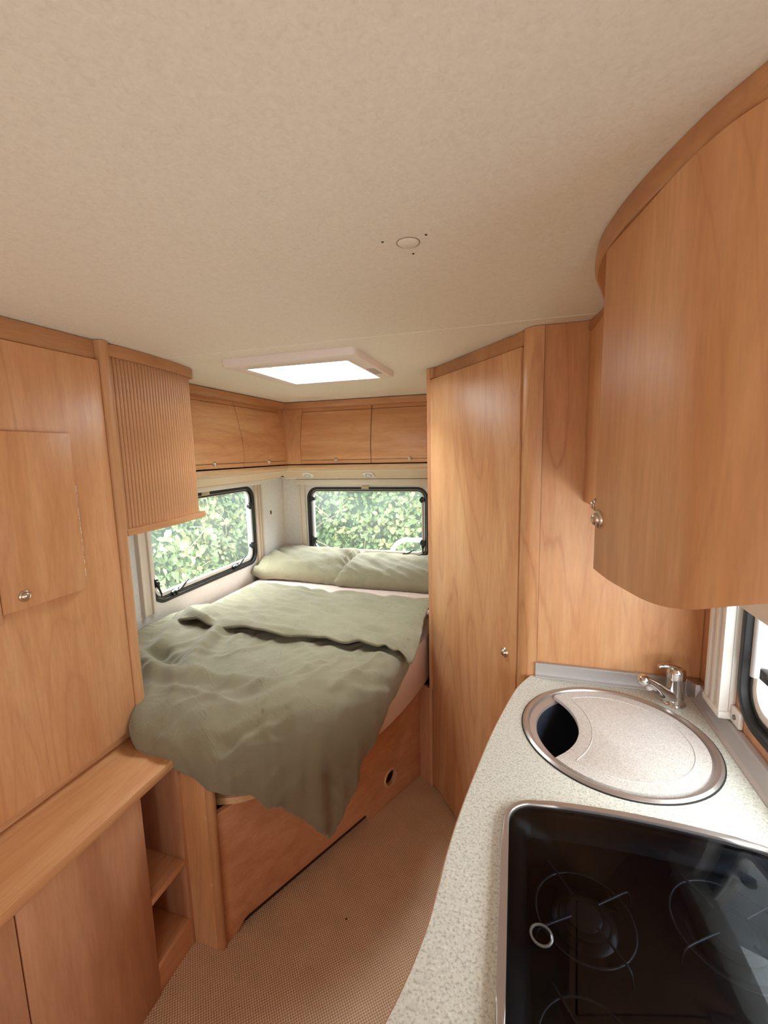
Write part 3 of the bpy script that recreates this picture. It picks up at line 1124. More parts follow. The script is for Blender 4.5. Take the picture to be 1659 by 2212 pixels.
def drape(q, h, r=0.055, flare=0.10, ripple=0.012, skip_walls=True):
    """q: (n,2) flat cloth points, h: (n,) height above the mattress; lets the cloth fall over the mattress edge"""
    ins = inside(q)
    out = np.zeros((len(q), 3))
    for s in range(0, len(q), 2000):
        qq = q[s:s + 2000]
        D = np.linalg.norm(qq[:, None, :] - BD[None], axis=2)
        j = D.argmin(1)
        d = D[np.arange(len(qq)), j]
        d = np.where(ins[s:s + 2000], -d, d)
        b, n, t = BD[j], BN[j], BL[j]
        # outward direction: from edge to the point when outside (fans round the corner)
        v = qq - b
        ln = np.linalg.norm(v, axis=1)
        dirn = np.where(((d > 0.02) & (ln > 1e-6))[:, None], v / np.maximum(ln, 1e-6)[:, None], n)
        hh = h[s:s + 2000]
        free = (b[:, 0] > -1.735) & (b[:, 1] < 3.0)
        R_ = r + np.maximum(hh, 0)
        sd_ = d + r
        a = np.clip(sd_ / R_, 0, PI / 2)
        drop_extra = np.maximum(sd_ - R_ * PI / 2, 0)
        hor = R_ * np.sin(a) + drop_extra * flare
        zz = ZM + hh - R_ * (1 - np.cos(a)) - drop_extra * 0.99
        k = np.clip(drop_extra / 0.25, 0, 1)
        hor = hor + ripple * k * (np.sin(t * 46.0) + 0.6 * np.sin(t * 83 + 1.3))
        foot = np.clip((1.15 - b[:, 1]) / 0.06, 0, 1) * np.clip((-0.80 - b[:, 0]) / 0.06, 0, 1)
        hor = hor + 0.026 * foot * np.sin(a)
        base = b - n * r
        P = base + dirn * hor[:, None]
        flat = (sd_ <= 0) | (~free)
        out[s:s + 2000, 0] = np.where(flat, qq[:, 0], P[:, 0])
        out[s:s + 2000, 1] = np.where(flat, qq[:, 1], P[:, 1])
        out[s:s + 2000, 2] = np.where(flat, ZM + hh, zz)
    return out


def nz(q, s, seed, oct_=2):
    return np.array([noise.fractal(Vector((a * s[0], b * s[1], seed)), 1.0, 2.0, oct_) for a, b in q])


def ridge(q, pts, width, height):
    """soft raised fold along a polyline"""
    pts = np.array(smooth_path([(a, b, 0) for a, b in pts], 6))[:, :2]
    best = np.full(len(q), 9.0)
    for a, b in zip(pts, pts[1:]):
        ab = b - a
        t = np.clip(((q - a) @ ab) / (ab @ ab), 0, 1)
        best = np.minimum(best, np.linalg.norm(q - (a + t[:, None] * ab), axis=1))
    return 1.5 * height * np.exp(-(best / width) ** 2)


def cloth(name, parent, nu, nv, fq, fh, mat, thick, **kw):
    U, V = np.meshgrid(np.linspace(0, 1, nu), np.linspace(0, 1, nv))
    q = fq(U.ravel(), V.ravel())
    P = drape(q, fh(q, U.ravel(), V.ravel()), **kw)
    idx = np.arange(nu * nv).reshape(nv, nu)
    F = np.stack([idx[:-1, :-1].ravel(), idx[:-1, 1:].ravel(), idx[1:, 1:].ravel(), idx[1:, :-1].ravel()], 1)
    me = bpy.data.meshes.new(name)
    org = ORG[parent.name]
    me.from_pydata((P - np.array(org)).tolist(), [], F.tolist())
    me.materials.append(mat)
    me.polygons.foreach_set('use_smooth', [True] * len(me.polygons))
    o = bpy.data.objects.new(name, me)
    COL.objects.link(o)
    o.parent = parent
    ORG[o.name] = org
    so = o.modifiers.new('thickness', 'SOLIDIFY')
    so.thickness = thick
    so.offset = -1.0
    so.use_quality_normals = True
    bv = o.modifiers.new('soft', 'SUBSURF')
    bv.levels = bv.render_levels = 1
    return o


dv = thing('duvet', (-1.05, 1.6, 0.75), 'olive green duvet on the bed, top folded back and one corner hanging down', 'duvet')


def q_body(u, v):
    k = np.clip((u - 0.322) / 0.125, 0, 1)
    k = k * k * (3 - 2 * k)
    y0 = 1.10 + (0.915 - 1.10) * k - 0.045 * np.clip((u - 0.50) / 0.16, 0, 1) + 0.080 * np.clip((u - 0.63) / 0.37, 0, 1)
    y = y0 + v * (1.90 - y0)
    xl = -1.742
    xr = -0.262 - 0.125 * np.clip((y - 0.95) / 0.75, 0, 1)
    yy = y
    return np.stack([xl + (xr - xl) * u, yy + 0.002 * np.sin(u * 40) * (1 - v) ** 6 * k], 1)


def h_body(q, u, v):
    h = 0.052 + 0.016 * nz(q, (2.2, 2.2), 1.0)
    h = h + 0.005 * nz(q, (6, 5), 5.0, 2)
    wq = q + 0.05 * np.stack([nz(q, (3, 3), 31.0), nz(q, (3, 3), 41.0)], 1)
    rq = np.stack([wq[:, 0] * 0.8 + wq[:, 1] * 0.6, wq[:, 1] * 0.8 - wq[:, 0] * 0.6], 1)
    h = h + 0.011 * (1 - np.abs(nz(rq, (10, 2.4), 33.0, 1)) * 2.4)
    rq = np.stack([wq[:, 0] * 0.6 - wq[:, 1] * 0.8, wq[:, 1] * 0.6 + wq[:, 0] * 0.8], 1)
    h = h + 0.008 * (1 - np.abs(nz(rq, (14, 3.0), 37.0, 1)) * 2.4)
    h += ridge(q, [(-1.30, 1.62), (-1.24, 1.42), (-1.16, 1.28), (-1.02, 1.24), (-0.86, 1.26)], 0.035, 0.022)
    h += ridge(q, [(-1.62, 1.34), (-1.45, 1.30), (-1.30, 1.22), (-1.12, 1.20)], 0.045, 0.030)
    h -= ridge(q, [(-1.40, 1.38), (-1.30, 1.32)], 0.035, 0.030)
    h += ridge(q, [(-1.55, 1.62), (-1.48, 1.50), (-1.44, 1.40)], 0.03, 0.016)
    h += ridge(q, [(-1.66, 1.58), (-1.60, 1.46), (-1.58, 1.36)], 0.03, 0.018)
    for (pts, w, a) in (([(-0.60, 1.60), (-0.66, 1.42), (-0.70, 1.28)], 0.014, 0.007), ([(-0.50, 1.58), (-0.54, 1.45), (-0.60, 1.30)], 0.012, 0.008), ([(-0.80, 1.62), (-0.86, 1.50)], 0.012, 0.006), ([(-1.0, 1.62), (-1.06, 1.48), (-1.14, 1.40)], 0.012, 0.006), ([(-0.95, 1.40), (-0.86, 1.55)], 0.010, 0.005), ([(-1.18, 1.62), (-1.17, 1.52)], 0.012, 0.008), ([(-1.10, 1.63), (-1.08, 1.54)], 0.012, 0.007), ([(-0.9, 1.2), (-0.78, 1.3), (-0.7, 1.45)], 0.012, 0.006), ([(-1.2, 1.12), (-1.0, 1.14), (-0.85, 1.12)], 0.014, 0.008)):
        h += ridge(q, pts, w, a)
    e = np.minimum(u, 1 - u) * 1.4
    h -= 0.03 * np.exp(-(e / 0.03) ** 2)
    h -= 0.02 * np.exp(-((v * 0.95) / 0.03) ** 2)
    h = np.where(q[:, 0] < -1.66, h - 0.35 * (-1.66 - q[:, 0]) * 0.9, h)
    return np.maximum(h, 0.006)


cloth('duvet_body', dv, 130, 92, q_body, h_body, olive, 0.016)


def q_fold(u, v):
    y0 = 1.625 - 0.045 * u + 0.006 * np.sin(u * 23) + 0.004 * np.sin(u * 57)
    y1 = 2.30 - 0.07 * u
    xl = -1.575 + 0.05 * v - 0.03 * np.exp(-((v - 0.05) / 0.1) ** 2)
    xr = -0.352 - 0.036 * np.clip((v - 0.15) / 0.3, 0, 1)
    return np.stack([xl + (xr - xl) * u, y0 + (y1 - y0) * v], 1)


def h_fold(q, u, v):
    h = 0.094 + 0.014 * nz(q, (2.6, 3.0), 11.0) + 0.005 * nz(q, (6, 7), 15.0, 2)
    # diagonal creases
    rot = np.stack([q[:, 0] * 0.5 + q[:, 1] * 0.86, -q[:, 0] * 0.86 + q[:, 1] * 0.5], 1)
    cr = nz(rot, (14, 3), 21.0, 1)
    h += 0.015 * (1 - np.abs(cr) * 2.2)
    rot2 = np.stack([q[:, 0] * 0.2 + q[:, 1] * 0.97, -q[:, 0] * 0.97 + q[:, 1] * 0.2], 1)
    h += 0.007 * (1 - np.abs(nz(rot2, (18, 4), 25.0, 1)) * 2.2)
    h -= 0.010 * np.exp(-(v / 0.03) ** 2)
    h -= 0.075 * np.exp(-((1 - v) / 0.06) ** 2)
    h -= 0.05 * np.exp(-(u / 0.035) ** 2) * (1 - 0.8 * np.exp(-((v - 0.1) / 0.1) ** 2))
    h += ridge(q, [(-1.52, 1.70), (-1.46, 1.665), (-1.38, 1.64)], 0.03, 0.02)
    h += 0.003 * np.sin(u * 50 + 3 * np.sin(v * 9)) * np.exp(-((1 - u) / 0.05) ** 2)
    return np.maximum(h, 0.02)


cloth('folded_top', dv, 110, 70, q_fold, h_fold, olive, 0.015)


def pillow(name, ctr, a, b, T, rot, tilt, seed, label):
    n1, n2 = 64, 40
    bm = new_bm()
    rows = {}
    rz = Matrix.Rotation(rot, 3, 'Z') @ Matrix.Rotation(tilt, 3, 'X')
    for side in (1, -1):
        for i in range(n1 + 1):
            for j in range(n2 + 1):
                if side < 0 and (i in (0, n1) or j in (0, n2)):
                    rows[(side, i, j)] = rows[(1, i, j)]
                    continue
                u = -math.cos(PI * i / n1)
                v = -math.cos(PI * j / n2)
                t = T * ((1 - abs(u) ** 14) * (1 - abs(v) ** 2.6)) ** 0.44
                x = a * u * (1 - 0.05 * (1 - v * v))
                y = b * v * (1 - 0.07 * (1 - u * u) * 0.5)
                w = noise.fractal(Vector((x * 5 + seed, y * 7, side * 3 + seed)), 1.0, 2.0, 3)
                w2 = noise.noise(Vector((x * 9 + y * 14 + seed, x * 2.5, seed)))
                ends = abs(u) ** 2
                z = side * t * (1 + 0.12 * w) + 0.016 * (1 - abs(w2) * 3.2) * (0.45 + ends) * (t / T)
                p = Vector(ctr) + rz @ Vector((x, y, z))
                p.z = max(p.z, ZM + 0.002)
                rows[(side, i, j)] = bm.verts.new(p)
    for side in (1, -1):
        for i in range(n1):
            for j in range(n2):
                vv = [rows[(side, i, j)], rows[(side, i + 1, j)], rows[(side, i + 1, j + 1)], rows[(side, i, j + 1)]]
                bm.faces.new(vv if side > 0 else vv[::-1])
    o = obj(name, bm, olive, loc=(ctr[0], ctr[1], ZM), smooth=80)
    tag(o, label, 'pillow', 'olive pillows at the head of the bed')
    return o


pillow('pillow', (-1.395, 2.785, 0.818), 0.345, 0.245, 0.090, -0.02, 0.10, 2.0, 'olive pillow in the corner between the two windows')
pillow('pillow', (-0.745, 2.755, 0.803), 0.365, 0.245, 0.084, -0.02, 0.10, 6.0, 'olive pillow lying beside the wardrobe below the rear window')

# ------------------------------------------------------------------ wardrobe
wd = thing('wardrobe', (0.05, 2.1, 0.0), 'full-height pear-wood wardrobe with one slanted door between bed and kitchen', 'wardrobe')
D0, D1 = Vector((-0.356, 1.890, 0)), Vector((0.012, 1.411, 0))
du = (D1 - D0).normalized()
DL = (D1 - D0).length
dn = Vector((du.y, -du.x, 0))
if dn.dot(Vector((-1, -1, 0))) < 0:
    dn = -dn
def fD(a, b, t):
    q = D0 + du * a + dn * t
    return (q.x, q.y, b)


bm = new_bm()
add_prism(bm, rect(0.004, DL - 0.004, 0.02, 1.902), fD, -0.018, 0.0, bev=0.0015)
dr = obj('door', bm, wood_z3, wd)
kp = onp = fD(0.545, 0.921, 0.0)
knob(dr, kp, dn, 1.1)
bm = new_bm()
add_prism(bm, rect(0.0, DL, 0.0, 1.9485), fD, -0.036, -0.0195)
obj('frame', bm, solid_z, wd)
bm = new_bm()
add_prism(bm, rect(0.022, DL + 0.002, 1.906, 1.9485), fD, -0.0195, -0.010, bev=0.001)
obj('header_rail', bm, solid_x, wd)
bm = new_bm()
add_prism(bm, rect(0.0, 0.0215, 1.906, 1.9485), fD, -0.0195, 0.0, bev=0.001)
obj('end_stile', bm, solid_z, wd)
bm = new_bm()
add_prism(bm, [(0.016, 1.412), (0.019, 1.402), (0.026, 1.391), (0.036, 1.382), (0.050, 1.377), (0.0735, 1.3755), (0.0735, 1.42), (0.036, 1.445)], XY, 0.0, 1.9485)
obj('corner_post', bm, wood_z2, wd, smooth=60)
box_part('end_panel', wood_z, wd, 0.0745, XR - 0.001, 1.380, 1.398, 0.0, 1.9485)
box_part('side_panel', wood_z2, wd, -0.370, -0.353, 1.895, YR - 0.002, 0.0, 1.9485)
bm = new_bm()
c, d = Vector((-0.432, 1.944, 0)), Vector((-0.356, 1.8905, 0))
uu = (d - c)
add_obox(bm, c, uu, (0, 0, 0.495), Vector((uu.y, -uu.x, 0)).normalized() * -0.015)
obj('filler_panel', bm, red_z, wd)

# ------------------------------------------------------------------ kitchen
WZ = 0.893
EDGE = [(0.062, 1.3785), (0.033, 1.324), (0.006, 1.253), (-0.039, 1.076), (-0.068, 0.928), (-0.090, 0.799), (-0.103, 0.699), (-0.109, 0.615), (-0.114, 0.560), (-0.123, 0.510), (-0.134, 0.465), (-0.146, 0.425), (-0.164, 0.36), (-0.178, 0.27), (-0.182, 0.15), (-0.182, -0.45)]
edge = [(v.x, v.y) for v in smooth_path([(a, b, 0) for a, b in EDGE], 5)]
SK = (0.246, 1.117)
SR = 0.218
HOBO = rrect(-0.012, 0.474, 0.385, 0.830, 0.055, 8)
def hob_bulge(pts, k=1.0):
    out = []
    for a, b in pts:
        t = max(1 - ((a - 0.231) / 0.243) ** 2, 0)
        out.append((a, b + (0.022 * t * k if b > 0.7 else (-0.015 * t if b < 0.45 else 0))))
    return out


def inset_hob(d):
    p = []
    base = rrect(-0.012 + d, 0.474 - d, 0.385 + d, 0.830 - d, max(0.055 - d, 0.008), 8)
    for (a, b) in ((base[i][0] * (1 - t) + base[(i + 1) % len(base)][0] * t, base[i][1] * (1 - t) + base[(i + 1) % len(base)][1] * t) for i in range(len(base)) for t in ([0] if (Vector(base[i]) - Vector(base[(i + 1) % len(base)])).length < 0.05 else [j / 12 for j in range(12)])):
        p.append((a, b))
    return hob_bulge(p)


wt = thing('kitchen_worktop', (0.2, 0.5, WZ), 'grey-green speckled kitchen worktop with a curved front edge', 'worktop')
bm = new_bm()
outl = edge + [(XR - 0.001, -0.45), (XR - 0.001, 1.3785)]
add_prism(bm, outl, XY, WZ, WZ - 0.030, [circle(SK[0], SK[1], SR - 0.012, 64), inset_hob(0.010)])
obj('slab', bm, worktop_m, wt, smooth=30)
bm = new_bm()
add_sweep(bm, edge, [(0.0006, WZ - 0.0003), (-0.0022, WZ - 0.0012), (-0.0026, WZ - 0.030), (0.0, WZ - 0.031)])
eb = obj('edge_band', bm, plain('brown_edge_band', (196, 150, 116), 0.4), wt, smooth=60)
# aluminium upstands
up = [(0, 0.0005), (0.018, 0.0005), (0.018, 0.005), (0.012, 0.008), (0.010, 0.036), (0.013, 0.041), (0.013, 0.046), (0, 0.046)]
bm = new_bm()
add_sweep(bm, [(XR - 0.020, 1.3785), (0.070, 1.3785)], [(o, WZ + z) for o, z in up])
obj('upstand', bm, alu, wt, label='satin aluminium upstand along the wardrobe panel')
up2 = [(0, 0.0005), (0.030, 0.0005), (0.030, 0.004), (0.022, 0.008), (0.012, 0.034), (0.013, 0.041), (0.013, 0.047), (0, 0.047)]
bm = new_bm()
add_sweep(bm, [(XR - 0.0012, -0.45), (XR - 0.0012, 1.355)], [(o, WZ + z) for o, z in up2])
obj('upstand', bm, alu, wt, label='satin aluminium upstand along the outer wall')
bm = new_bm()
add_prism(bm, [(XR - 0.040, 1.378), (XR - 0.0015, 1.378), (XR - 0.0015, 1.335), (XR - 0.024, 1.338), (XR - 0.032, 1.350)], XY, WZ + 0.0005, WZ + 0.048, bev=0.003)
obj('corner_cap', bm, alu_d, wt)

kc = thing('kitchen_cabinet', (0.3, 0.5, 0.0), 'wooden kitchen base cabinet below the curved worktop', 'cabinet')
inn = [(a + 0.035, min(b, 1.375)) for a, b in edge if b > -0.44]
bm = new_bm()
add_prism(bm, inn + [(XR - 0.002, -0.43), (XR - 0.002, 1.375)], XY, 0.0, 0.70)
obj('carcass', bm, red_z, kc)
for i, (s, e) in enumerate(((4, 22), (23, 40), (41, len(inn) - 1))):
    bm = new_bm()
    add_sweep(bm, inn[s:e], [(0.0, 0.08), (-0.012, 0.08), (-0.012, 0.84), (0.0, 0.84)])
    d = obj('door', bm, red_z, kc, smooth=60)
    q = inn[(s + e) // 2]
    knob(d, (q[0] - 0.012, q[1], 0.70), (-1, 0.1, 0))
bm = new_bm()
add_sweep(bm, [inn[2], inn[10], inn[25], inn[45], inn[-1]], [(0.004, 0.70), (0.018, 0.70), (0.018, 0.862), (0.004, 0.862)])
obj('front_rail', bm, red_y, kc)

# sink
sk = thing('sink', (SK[0], SK[1], WZ), 'round dark sink bowl with a satin metal rim beside the tap', 'sink')
bm = new_bm()
add_lathe(bm, [(SR - 0.020, -0.010), (SR - 0.018, -0.002), (SR - 0.014, 0.004), (SR - 0.007, 0.006), (SR - 0.001, 0.003), (SR, 0.0005), (SR - 0.010, 0.0004), (SR - 0.013, -0.010)], 96, (SK[0], SK[1], WZ), True)
obj('rim', bm, alu_d, sk)
bm = new_bm()
add_lathe(bm, [(SR - 0.001, 0.0004), (SR + 0.0022, 0.0004), (SR + 0.0018, 0.0018), (SR - 0.001, 0.0022)], 96, (SK[0], SK[1], WZ), True)
obj('seal', bm, black_rubber, sk)
bm = new_bm()
add_lathe(bm, [(SR - 0.016, -0.004), (SR - 0.026, -0.012), (SR - 0.032, -0.016), (SR - 0.036, -0.030), (SR - 0.05, -0.10), (SR - 0.085, -0.135), (0.03, -0.142), (0.0, -0.143)], 72, (SK[0], SK[1], WZ))
obj('bowl', bm, basin_m, sk)
bm = new_bm()
add_lathe(bm, [(SR - 0.0165, -0.002), (SR - 0.022, -0.006), (SR - 0.034, -0.0085), (SR - 0.036, -0.016)], 72, (SK[0], SK[1], WZ))
obj('ledge', bm, plain('warm_grey_sink_ledge', (168, 152, 144), 0.35, 0.3), sk)
bm = new_bm()
add_lathe(bm, [(0, 0.004), (0.012, 0.003), (0.02, 0.001), (0.022, 0.0)], 24, (SK[0], SK[1], WZ - 0.1425))
obj('drain', bm, chrome, sk)


def lid_outline(off, r_cut, n=120):
    """circle with a bite; off shrinks the disc, r_cut grows the bite"""
    Rr = SR - 0.024 - off
    cc = Vector((-0.016, 1.133))
    rc = r_cut
    pts = []
    for i in range(n * 2):
        a = 2 * PI * i / (n * 2)
        p_ = Vector((SK[0] + Rr * math.cos(a), SK[1] + Rr * math.sin(a)))
        pts.append((a, p_, (p_ - cc).length > rc))
    keep = [p_ for a, p_, k_ in pts if k_]
    # start after the bite
    ks = [k_ for a, p_, k_ in pts]
    start = next(i for i in range(len(ks)) if ks[i] and not ks[i - 1])
    seq = [pts[(start + i) % len(pts)][1] for i in range(len(pts)) if ks[(start + i) % len(pts)]]
    a_end = math.atan2(seq[-1].y - cc.y, seq[-1].x - cc.x)
    a_beg = math.atan2(seq[0].y - cc.y, seq[0].x - cc.x)
    arc = [cc + Vector((math.cos(a_end + (a_beg - a_end) * i / 24), math.sin(a_end + (a_beg - a_end) * i / 24))) * rc for i in range(1, 24)]
    return [(p_.x, p_.y) for p_ in seq + arc]


lid = thing('sink_cover', (SK[0], SK[1], WZ), 'pale speckled sink cover with a crescent cut-out lying in the round sink', 'sink cover')
bm = new_bm()
add_prism(bm, lid_outline(0, 0.181), XY, WZ - 0.007, WZ + 0.0035, bev=0.002)
obj('plate', bm, lid_m, lid, smooth=30)
bm = new_bm()
add_tube(bm, [(a, b, WZ + 0.0032) for a, b in lid_outline(0.030, 0.212)], 0.0016, 6, True)
obj('raised_bead', bm, lid_m, lid, smooth=60)

# tap
tp = thing('tap', (0.431, 1.305, WZ), 'chrome single-lever mixer tap in the corner of the worktop', 'tap')
TX, TY = 0.431, 1.305
bm = new_bm()
add_lathe(bm, [(0, 0), (0.026, 0), (0.027, 0.003), (0.025, 0.006), (0.0225, 0.008), (0.0222, 0.074), (0.0232, 0.0755), (0.0232, 0.077), (0.0, 0.077)], 36, (TX, TY, WZ + 0.0003))
obj('body', bm, chrome, tp)
bm = new_bm()
add_lathe(bm, [(0.0, 0.0775), (0.0228, 0.0775), (0.0232, 0.092), (0.0225, 0.100), (0.018, 0.106), (0.0, 0.108)], 36, (TX, TY, WZ))
add_tube(bm, smooth_path([(TX + 0.012, TY, WZ + 0.101), (TX - 0.008, TY - 0.002, WZ + 0.108), (TX - 0.030, TY - 0.006, WZ + 0.110), (TX - 0.048, TY - 0.010, WZ + 0.108)], 4), [0.006] * 4 + [0.007] * 4 + [0.006] * 4 + [0.003], 12)
obj('lever', bm, chrome, tp)
bm = new_bm()
sp_pts = smooth_path([(TX - 0.004, TY - 0.002, WZ + 0.022), (TX - 0.030, TY - 0.015, WZ + 0.036), (TX - 0.058, TY - 0.029, WZ + 0.060), (TX - 0.078, TY - 0.039, WZ + 0.076), (TX - 0.088, TY - 0.043, WZ + 0.081)], 5)
add_tube(bm, sp_pts, [0.0205 - 0.0075 * min(i / 14, 1) + (0.002 * max(0, (i - 15) / 5)) for i in range(len(sp_pts))], 20)
ctr = Vector((TX - 0.089, TY - 0.044, WZ + 0.081))
r = bmesh.ops.create_uvsphere(bm, u_segments=20, v_segments=12, radius=0.0162)
for v in r['verts']:
    v.co += ctr
obj('spout', bm, chrome, tp, smooth=60)
bm = new_bm()
add_tube(bm, [ctr + Vector((0.010, 0.004, -0.006)), ctr + Vector((0.017, 0.007, -0.025))], 0.0095, 16)
obj('aerator', bm, alu, tp)

# hob
hb = thing('gas_hob', (0.23, 0.61, WZ), 'black three-burner gas hob with a smoked glass lid and a satin metal rim', 'hob')
bm = new_bm()
add_prism(bm, inset_hob(-0.001), XY, WZ + 0.0004, WZ + 0.011, [inset_hob(0.011)], bev=0.004, seg=3)
obj('rim', bm, alu_d, hb, smooth=50)
bm = new_bm()
A, B, Cc = inset_hob(0.0108), inset_hob(0.03), inset_hob(0.045)
def loopv(P, z):
    return [bm.verts.new((a, b, z)) for a, b in P]


L1, L2, L3, L4 = loopv(A, WZ + 0.002), loopv(A, WZ - 0.006), loopv(inset_hob(0.034), WZ - 0.014), loopv(inset_hob(0.044), WZ - 0.034)
m_ = len(L1)
def ring_faces(P, Q):
    if len(P) != len(Q):
        return
    for i in range(len(P)):
        bm.faces.new((P[i], P[(i + 1) % len(P)], Q[(i + 1) % len(Q)], Q[i]))


ring_faces(L1, L2)
ring_faces(L2, L3)
ring_faces(L3, L4)
bm.faces.new(L4)
bmesh.ops.recalc_face_normals(bm, faces=bm.faces[:])
obj('pan', bm, enamel, hb, smooth=60)
BURN = [(0.115, 0.655, 0.036, 0.072), (0.325, 0.690, 0.044, 0.080), (0.100, 0.480, 0.028, 0.062)]
for bx, by, br_, wr in BURN:
    bz = WZ - 0.033
    bm = new_bm()
    add_lathe(bm, [(0, 0.012), (br_ * 0.8, 0.012), (br_, 0.009), (br_, 0.005), (br_ * 1.2, 0.004), (br_ * 1.35, 0.0), (0, 0.0)], 32, (bx, by, bz))
    b_ = obj('burner', bm, enamel, hb)
    bm = new_bm()
    add_lathe(bm, [(0, 0.004), (br_ * 0.6, 0.0035), (br_ * 0.72, 0.001), (br_ * 0.72, 0.0)], 28, (bx, by, bz + 0.012))
    obj('burner_cap', bm, cap_m, b_)
    bm = new_bm()
    add_tube(bm, [(bx + wr * math.cos(t), by + wr * math.sin(t), bz + 0.012) for t in [2 * PI * i / 40 for i in range(40)]], 0.0019, 7, True)
    for k in range(4):
        t = k * PI / 2 + 0.6
        c_, s_ = math.cos(t), math.sin(t)
        add_tube(bm, smooth_path([(bx + wr * 1.28 * c_, by + wr * 1.28 * s_, bz + 0.001), (bx + wr * 1.2 * c_, by + wr * 1.2 * s_, bz + 0.022), (bx + wr * 0.9 * c_, by + wr * 0.9 * s_, bz + 0.024), (bx + wr * 0.36 * c_, by + wr * 0.36 * s_, bz + 0.022)], 3), 0.0021, 7)
    obj('pan_support', bm, wire_m, hb, smooth=60)
bm = new_bm()
add_prism(bm, inset_hob(0.014), XY, WZ + 0.0035, WZ + 0.0075, bev=0.001)
gl = obj('glass_lid', bm, lid_glass, hb, label='smoked glass lid closed over the burners')
bm = new_bm()
add_lathe(bm, [(0.013, 0.0005), (0.0165, 0.0005), (0.0165, 0.0022), (0.0150, 0.003), (0.0130, 0.0022)], 32, (0.047, 0.583, WZ + 0.0075), True)
obj('grommet', bm, wire_m, gl)

# ------------------------------------------------------------------ overhead lockers of the kitchen
DP = [(0.136, 0.836, 1.386), (0.148, 0.770, 1.385), (0.162, 0.703, 1.388), (0.172, 0.652, 1.392), (0.184, 0.605, 1.400), (0.200, 0.564, 1.413), (0.220, 0.536, 1.428), (0.246, 0.515, 1.441)]
dp = smooth_path(DP, 6)
nl = thing('kitchen_locker', (0.35, 0.68, 1.4), 'large curved pear-wood overhead locker hanging nearest above the gas hob', 'locker')
def curved_door(name, parent, path, ztop, mat, t=0.018, off=0.0):
    bm = new_bm()
    P = [Vector((p_[0], p_[1])) for p_ in path]
    F, K = [], []
    nv = 12
    for i, p_ in enumerate(path):
        a, b = P[max(i - 1, 0)], P[min(i + 1, len(P) - 1)]
        tt = (b - a).normalized()
        nn = Vector((tt.y, -tt.x))
        if nn.dot(Vector((-1, -0.4))) < 0:
            nn = -nn
        F.append([bm.verts.new((P[i].x + nn.x * off, P[i].y + nn.y * off, p_[2] + (ztop - p_[2]) * j / nv)) for j in range(nv + 1)])
        K.append([bm.verts.new((P[i].x - nn.x * (t - off), P[i].y - nn.y * (t - off), p_[2] + (ztop - p_[2]) * j / nv)) for j in range(nv + 1)])
    for i in range(len(F) - 1):
        for j in range(nv):
            bm.faces.new((F[i][j], F[i + 1][j], F[i + 1][j + 1], F[i][j + 1]))
            bm.faces.new((K[i][j], K[i][j + 1], K[i + 1][j + 1], K[i + 1][j]))
        bm.faces.new((F[i][0], K[i][0], K[i + 1][0], F[i + 1][0]))
        bm.faces.new((F[i][nv], F[i + 1][nv], K[i + 1][nv], K[i][nv]))
    for i in (0, len(F) - 1):
        for j in range(nv):
            bm.faces.new((F[i][j], F[i][j + 1], K[i][j + 1], K[i][j]))
    bmesh.ops.recalc_face_normals(bm, faces=bm.faces[:])
    return obj(name, bm, mat, parent, smooth=50)


d1 = curved_door('door', nl, dp, 1.917, wood_z2)
kb = dp[2]
knob(d1, (kb[0] + 0.001, kb[1], 1.478), (-0.98, -0.2, 0), 1.05)
ins_ = [(p_[0] + 0.020, p_[1] + 0.006) for p_ in dp]
bm = new_bm()
add_prism(bm, ins_ + [(0.275, 0.520), (XR - 0.001, 0.52), (XR - 0.001, 0.848), (0.158, 0.848)], XY, 1.455, 1.945)
obj('carcass', bm, red_z, nl)
nd = smooth_path([(0.2485, 0.5135, 1.442), (0.285, 0.497, 1.448), (0.36, 0.480, 1.455), (XR - 0.002, 0.47, 1.46)], 5)
curved_door('end_panel', nl, nd, 1.917, wood_z3)
fl = thing('kitchen_locker', (0.35, 1.1, 1.44), 'smaller pear-wood overhead locker beyond, between curved locker and wardrobe panel', 'locker')
fp = smooth_path([(0.154, 0.853, 1.446), (0.174, 0.98, 1.446), (0.190, 1.10, 1.446), (0.198, 1.24, 1.446), (0.191, 1.376, 1.446)], 5)
d2 = curved_door('door', fl, fp, 1.917, wood_z3, 0.016)
knob(d2, (0.1965, 1.205, 1.457), (-1, 0.05, 0), 1.05)
bm = new_bm()
add_prism(bm, [(0.178, 0.853), (0.196, 0.98), (0.212, 1.1), (0.218, 1.24), (0.212, 1.378), (XR - 0.001, 1.378), (XR - 0.001, 0.853)], XY, 1.455, 1.945)
obj('carcass', bm, red_z, fl)
CP = [(XR - 0.002, 0.43), (0.40, 0.44), (0.30, 0.468), (0.237, 0.508), (0.205, 0.556), (0.182, 0.606), (0.157, 0.686), (0.140, 0.760), (0.1300, 0.840), (0.1300, 0.893), (0.138, 0.965), (0.164, 1.06), (0.190, 1.16), (0.203, 1.25), (0.197, 1.32), (0.187, 1.379)]
cpth = [(v.x, v.y) for v in smooth_path([(a, b, 0) for a, b in CP], 5)]
bm = new_bm()
add_sweep(bm, cpth, [(-0.050, 1.918), (-0.006, 1.918), (-0.001, 1.923), (0.0, 1.935), (-0.002, 1.9494), (-0.050, 1.9494)])
tr = obj('trim_2', bm, solid_y, loc=(0.2, 0.9, 1.93), smooth=45)
tr['kind'] = 'structure'

# ------------------------------------------------------------------ outside
bm = new_bm()
add_box(bm, -9, 6, -6, 11, -0.6, -0.55)
gd = struct('ground_outside', bm, grass_m)

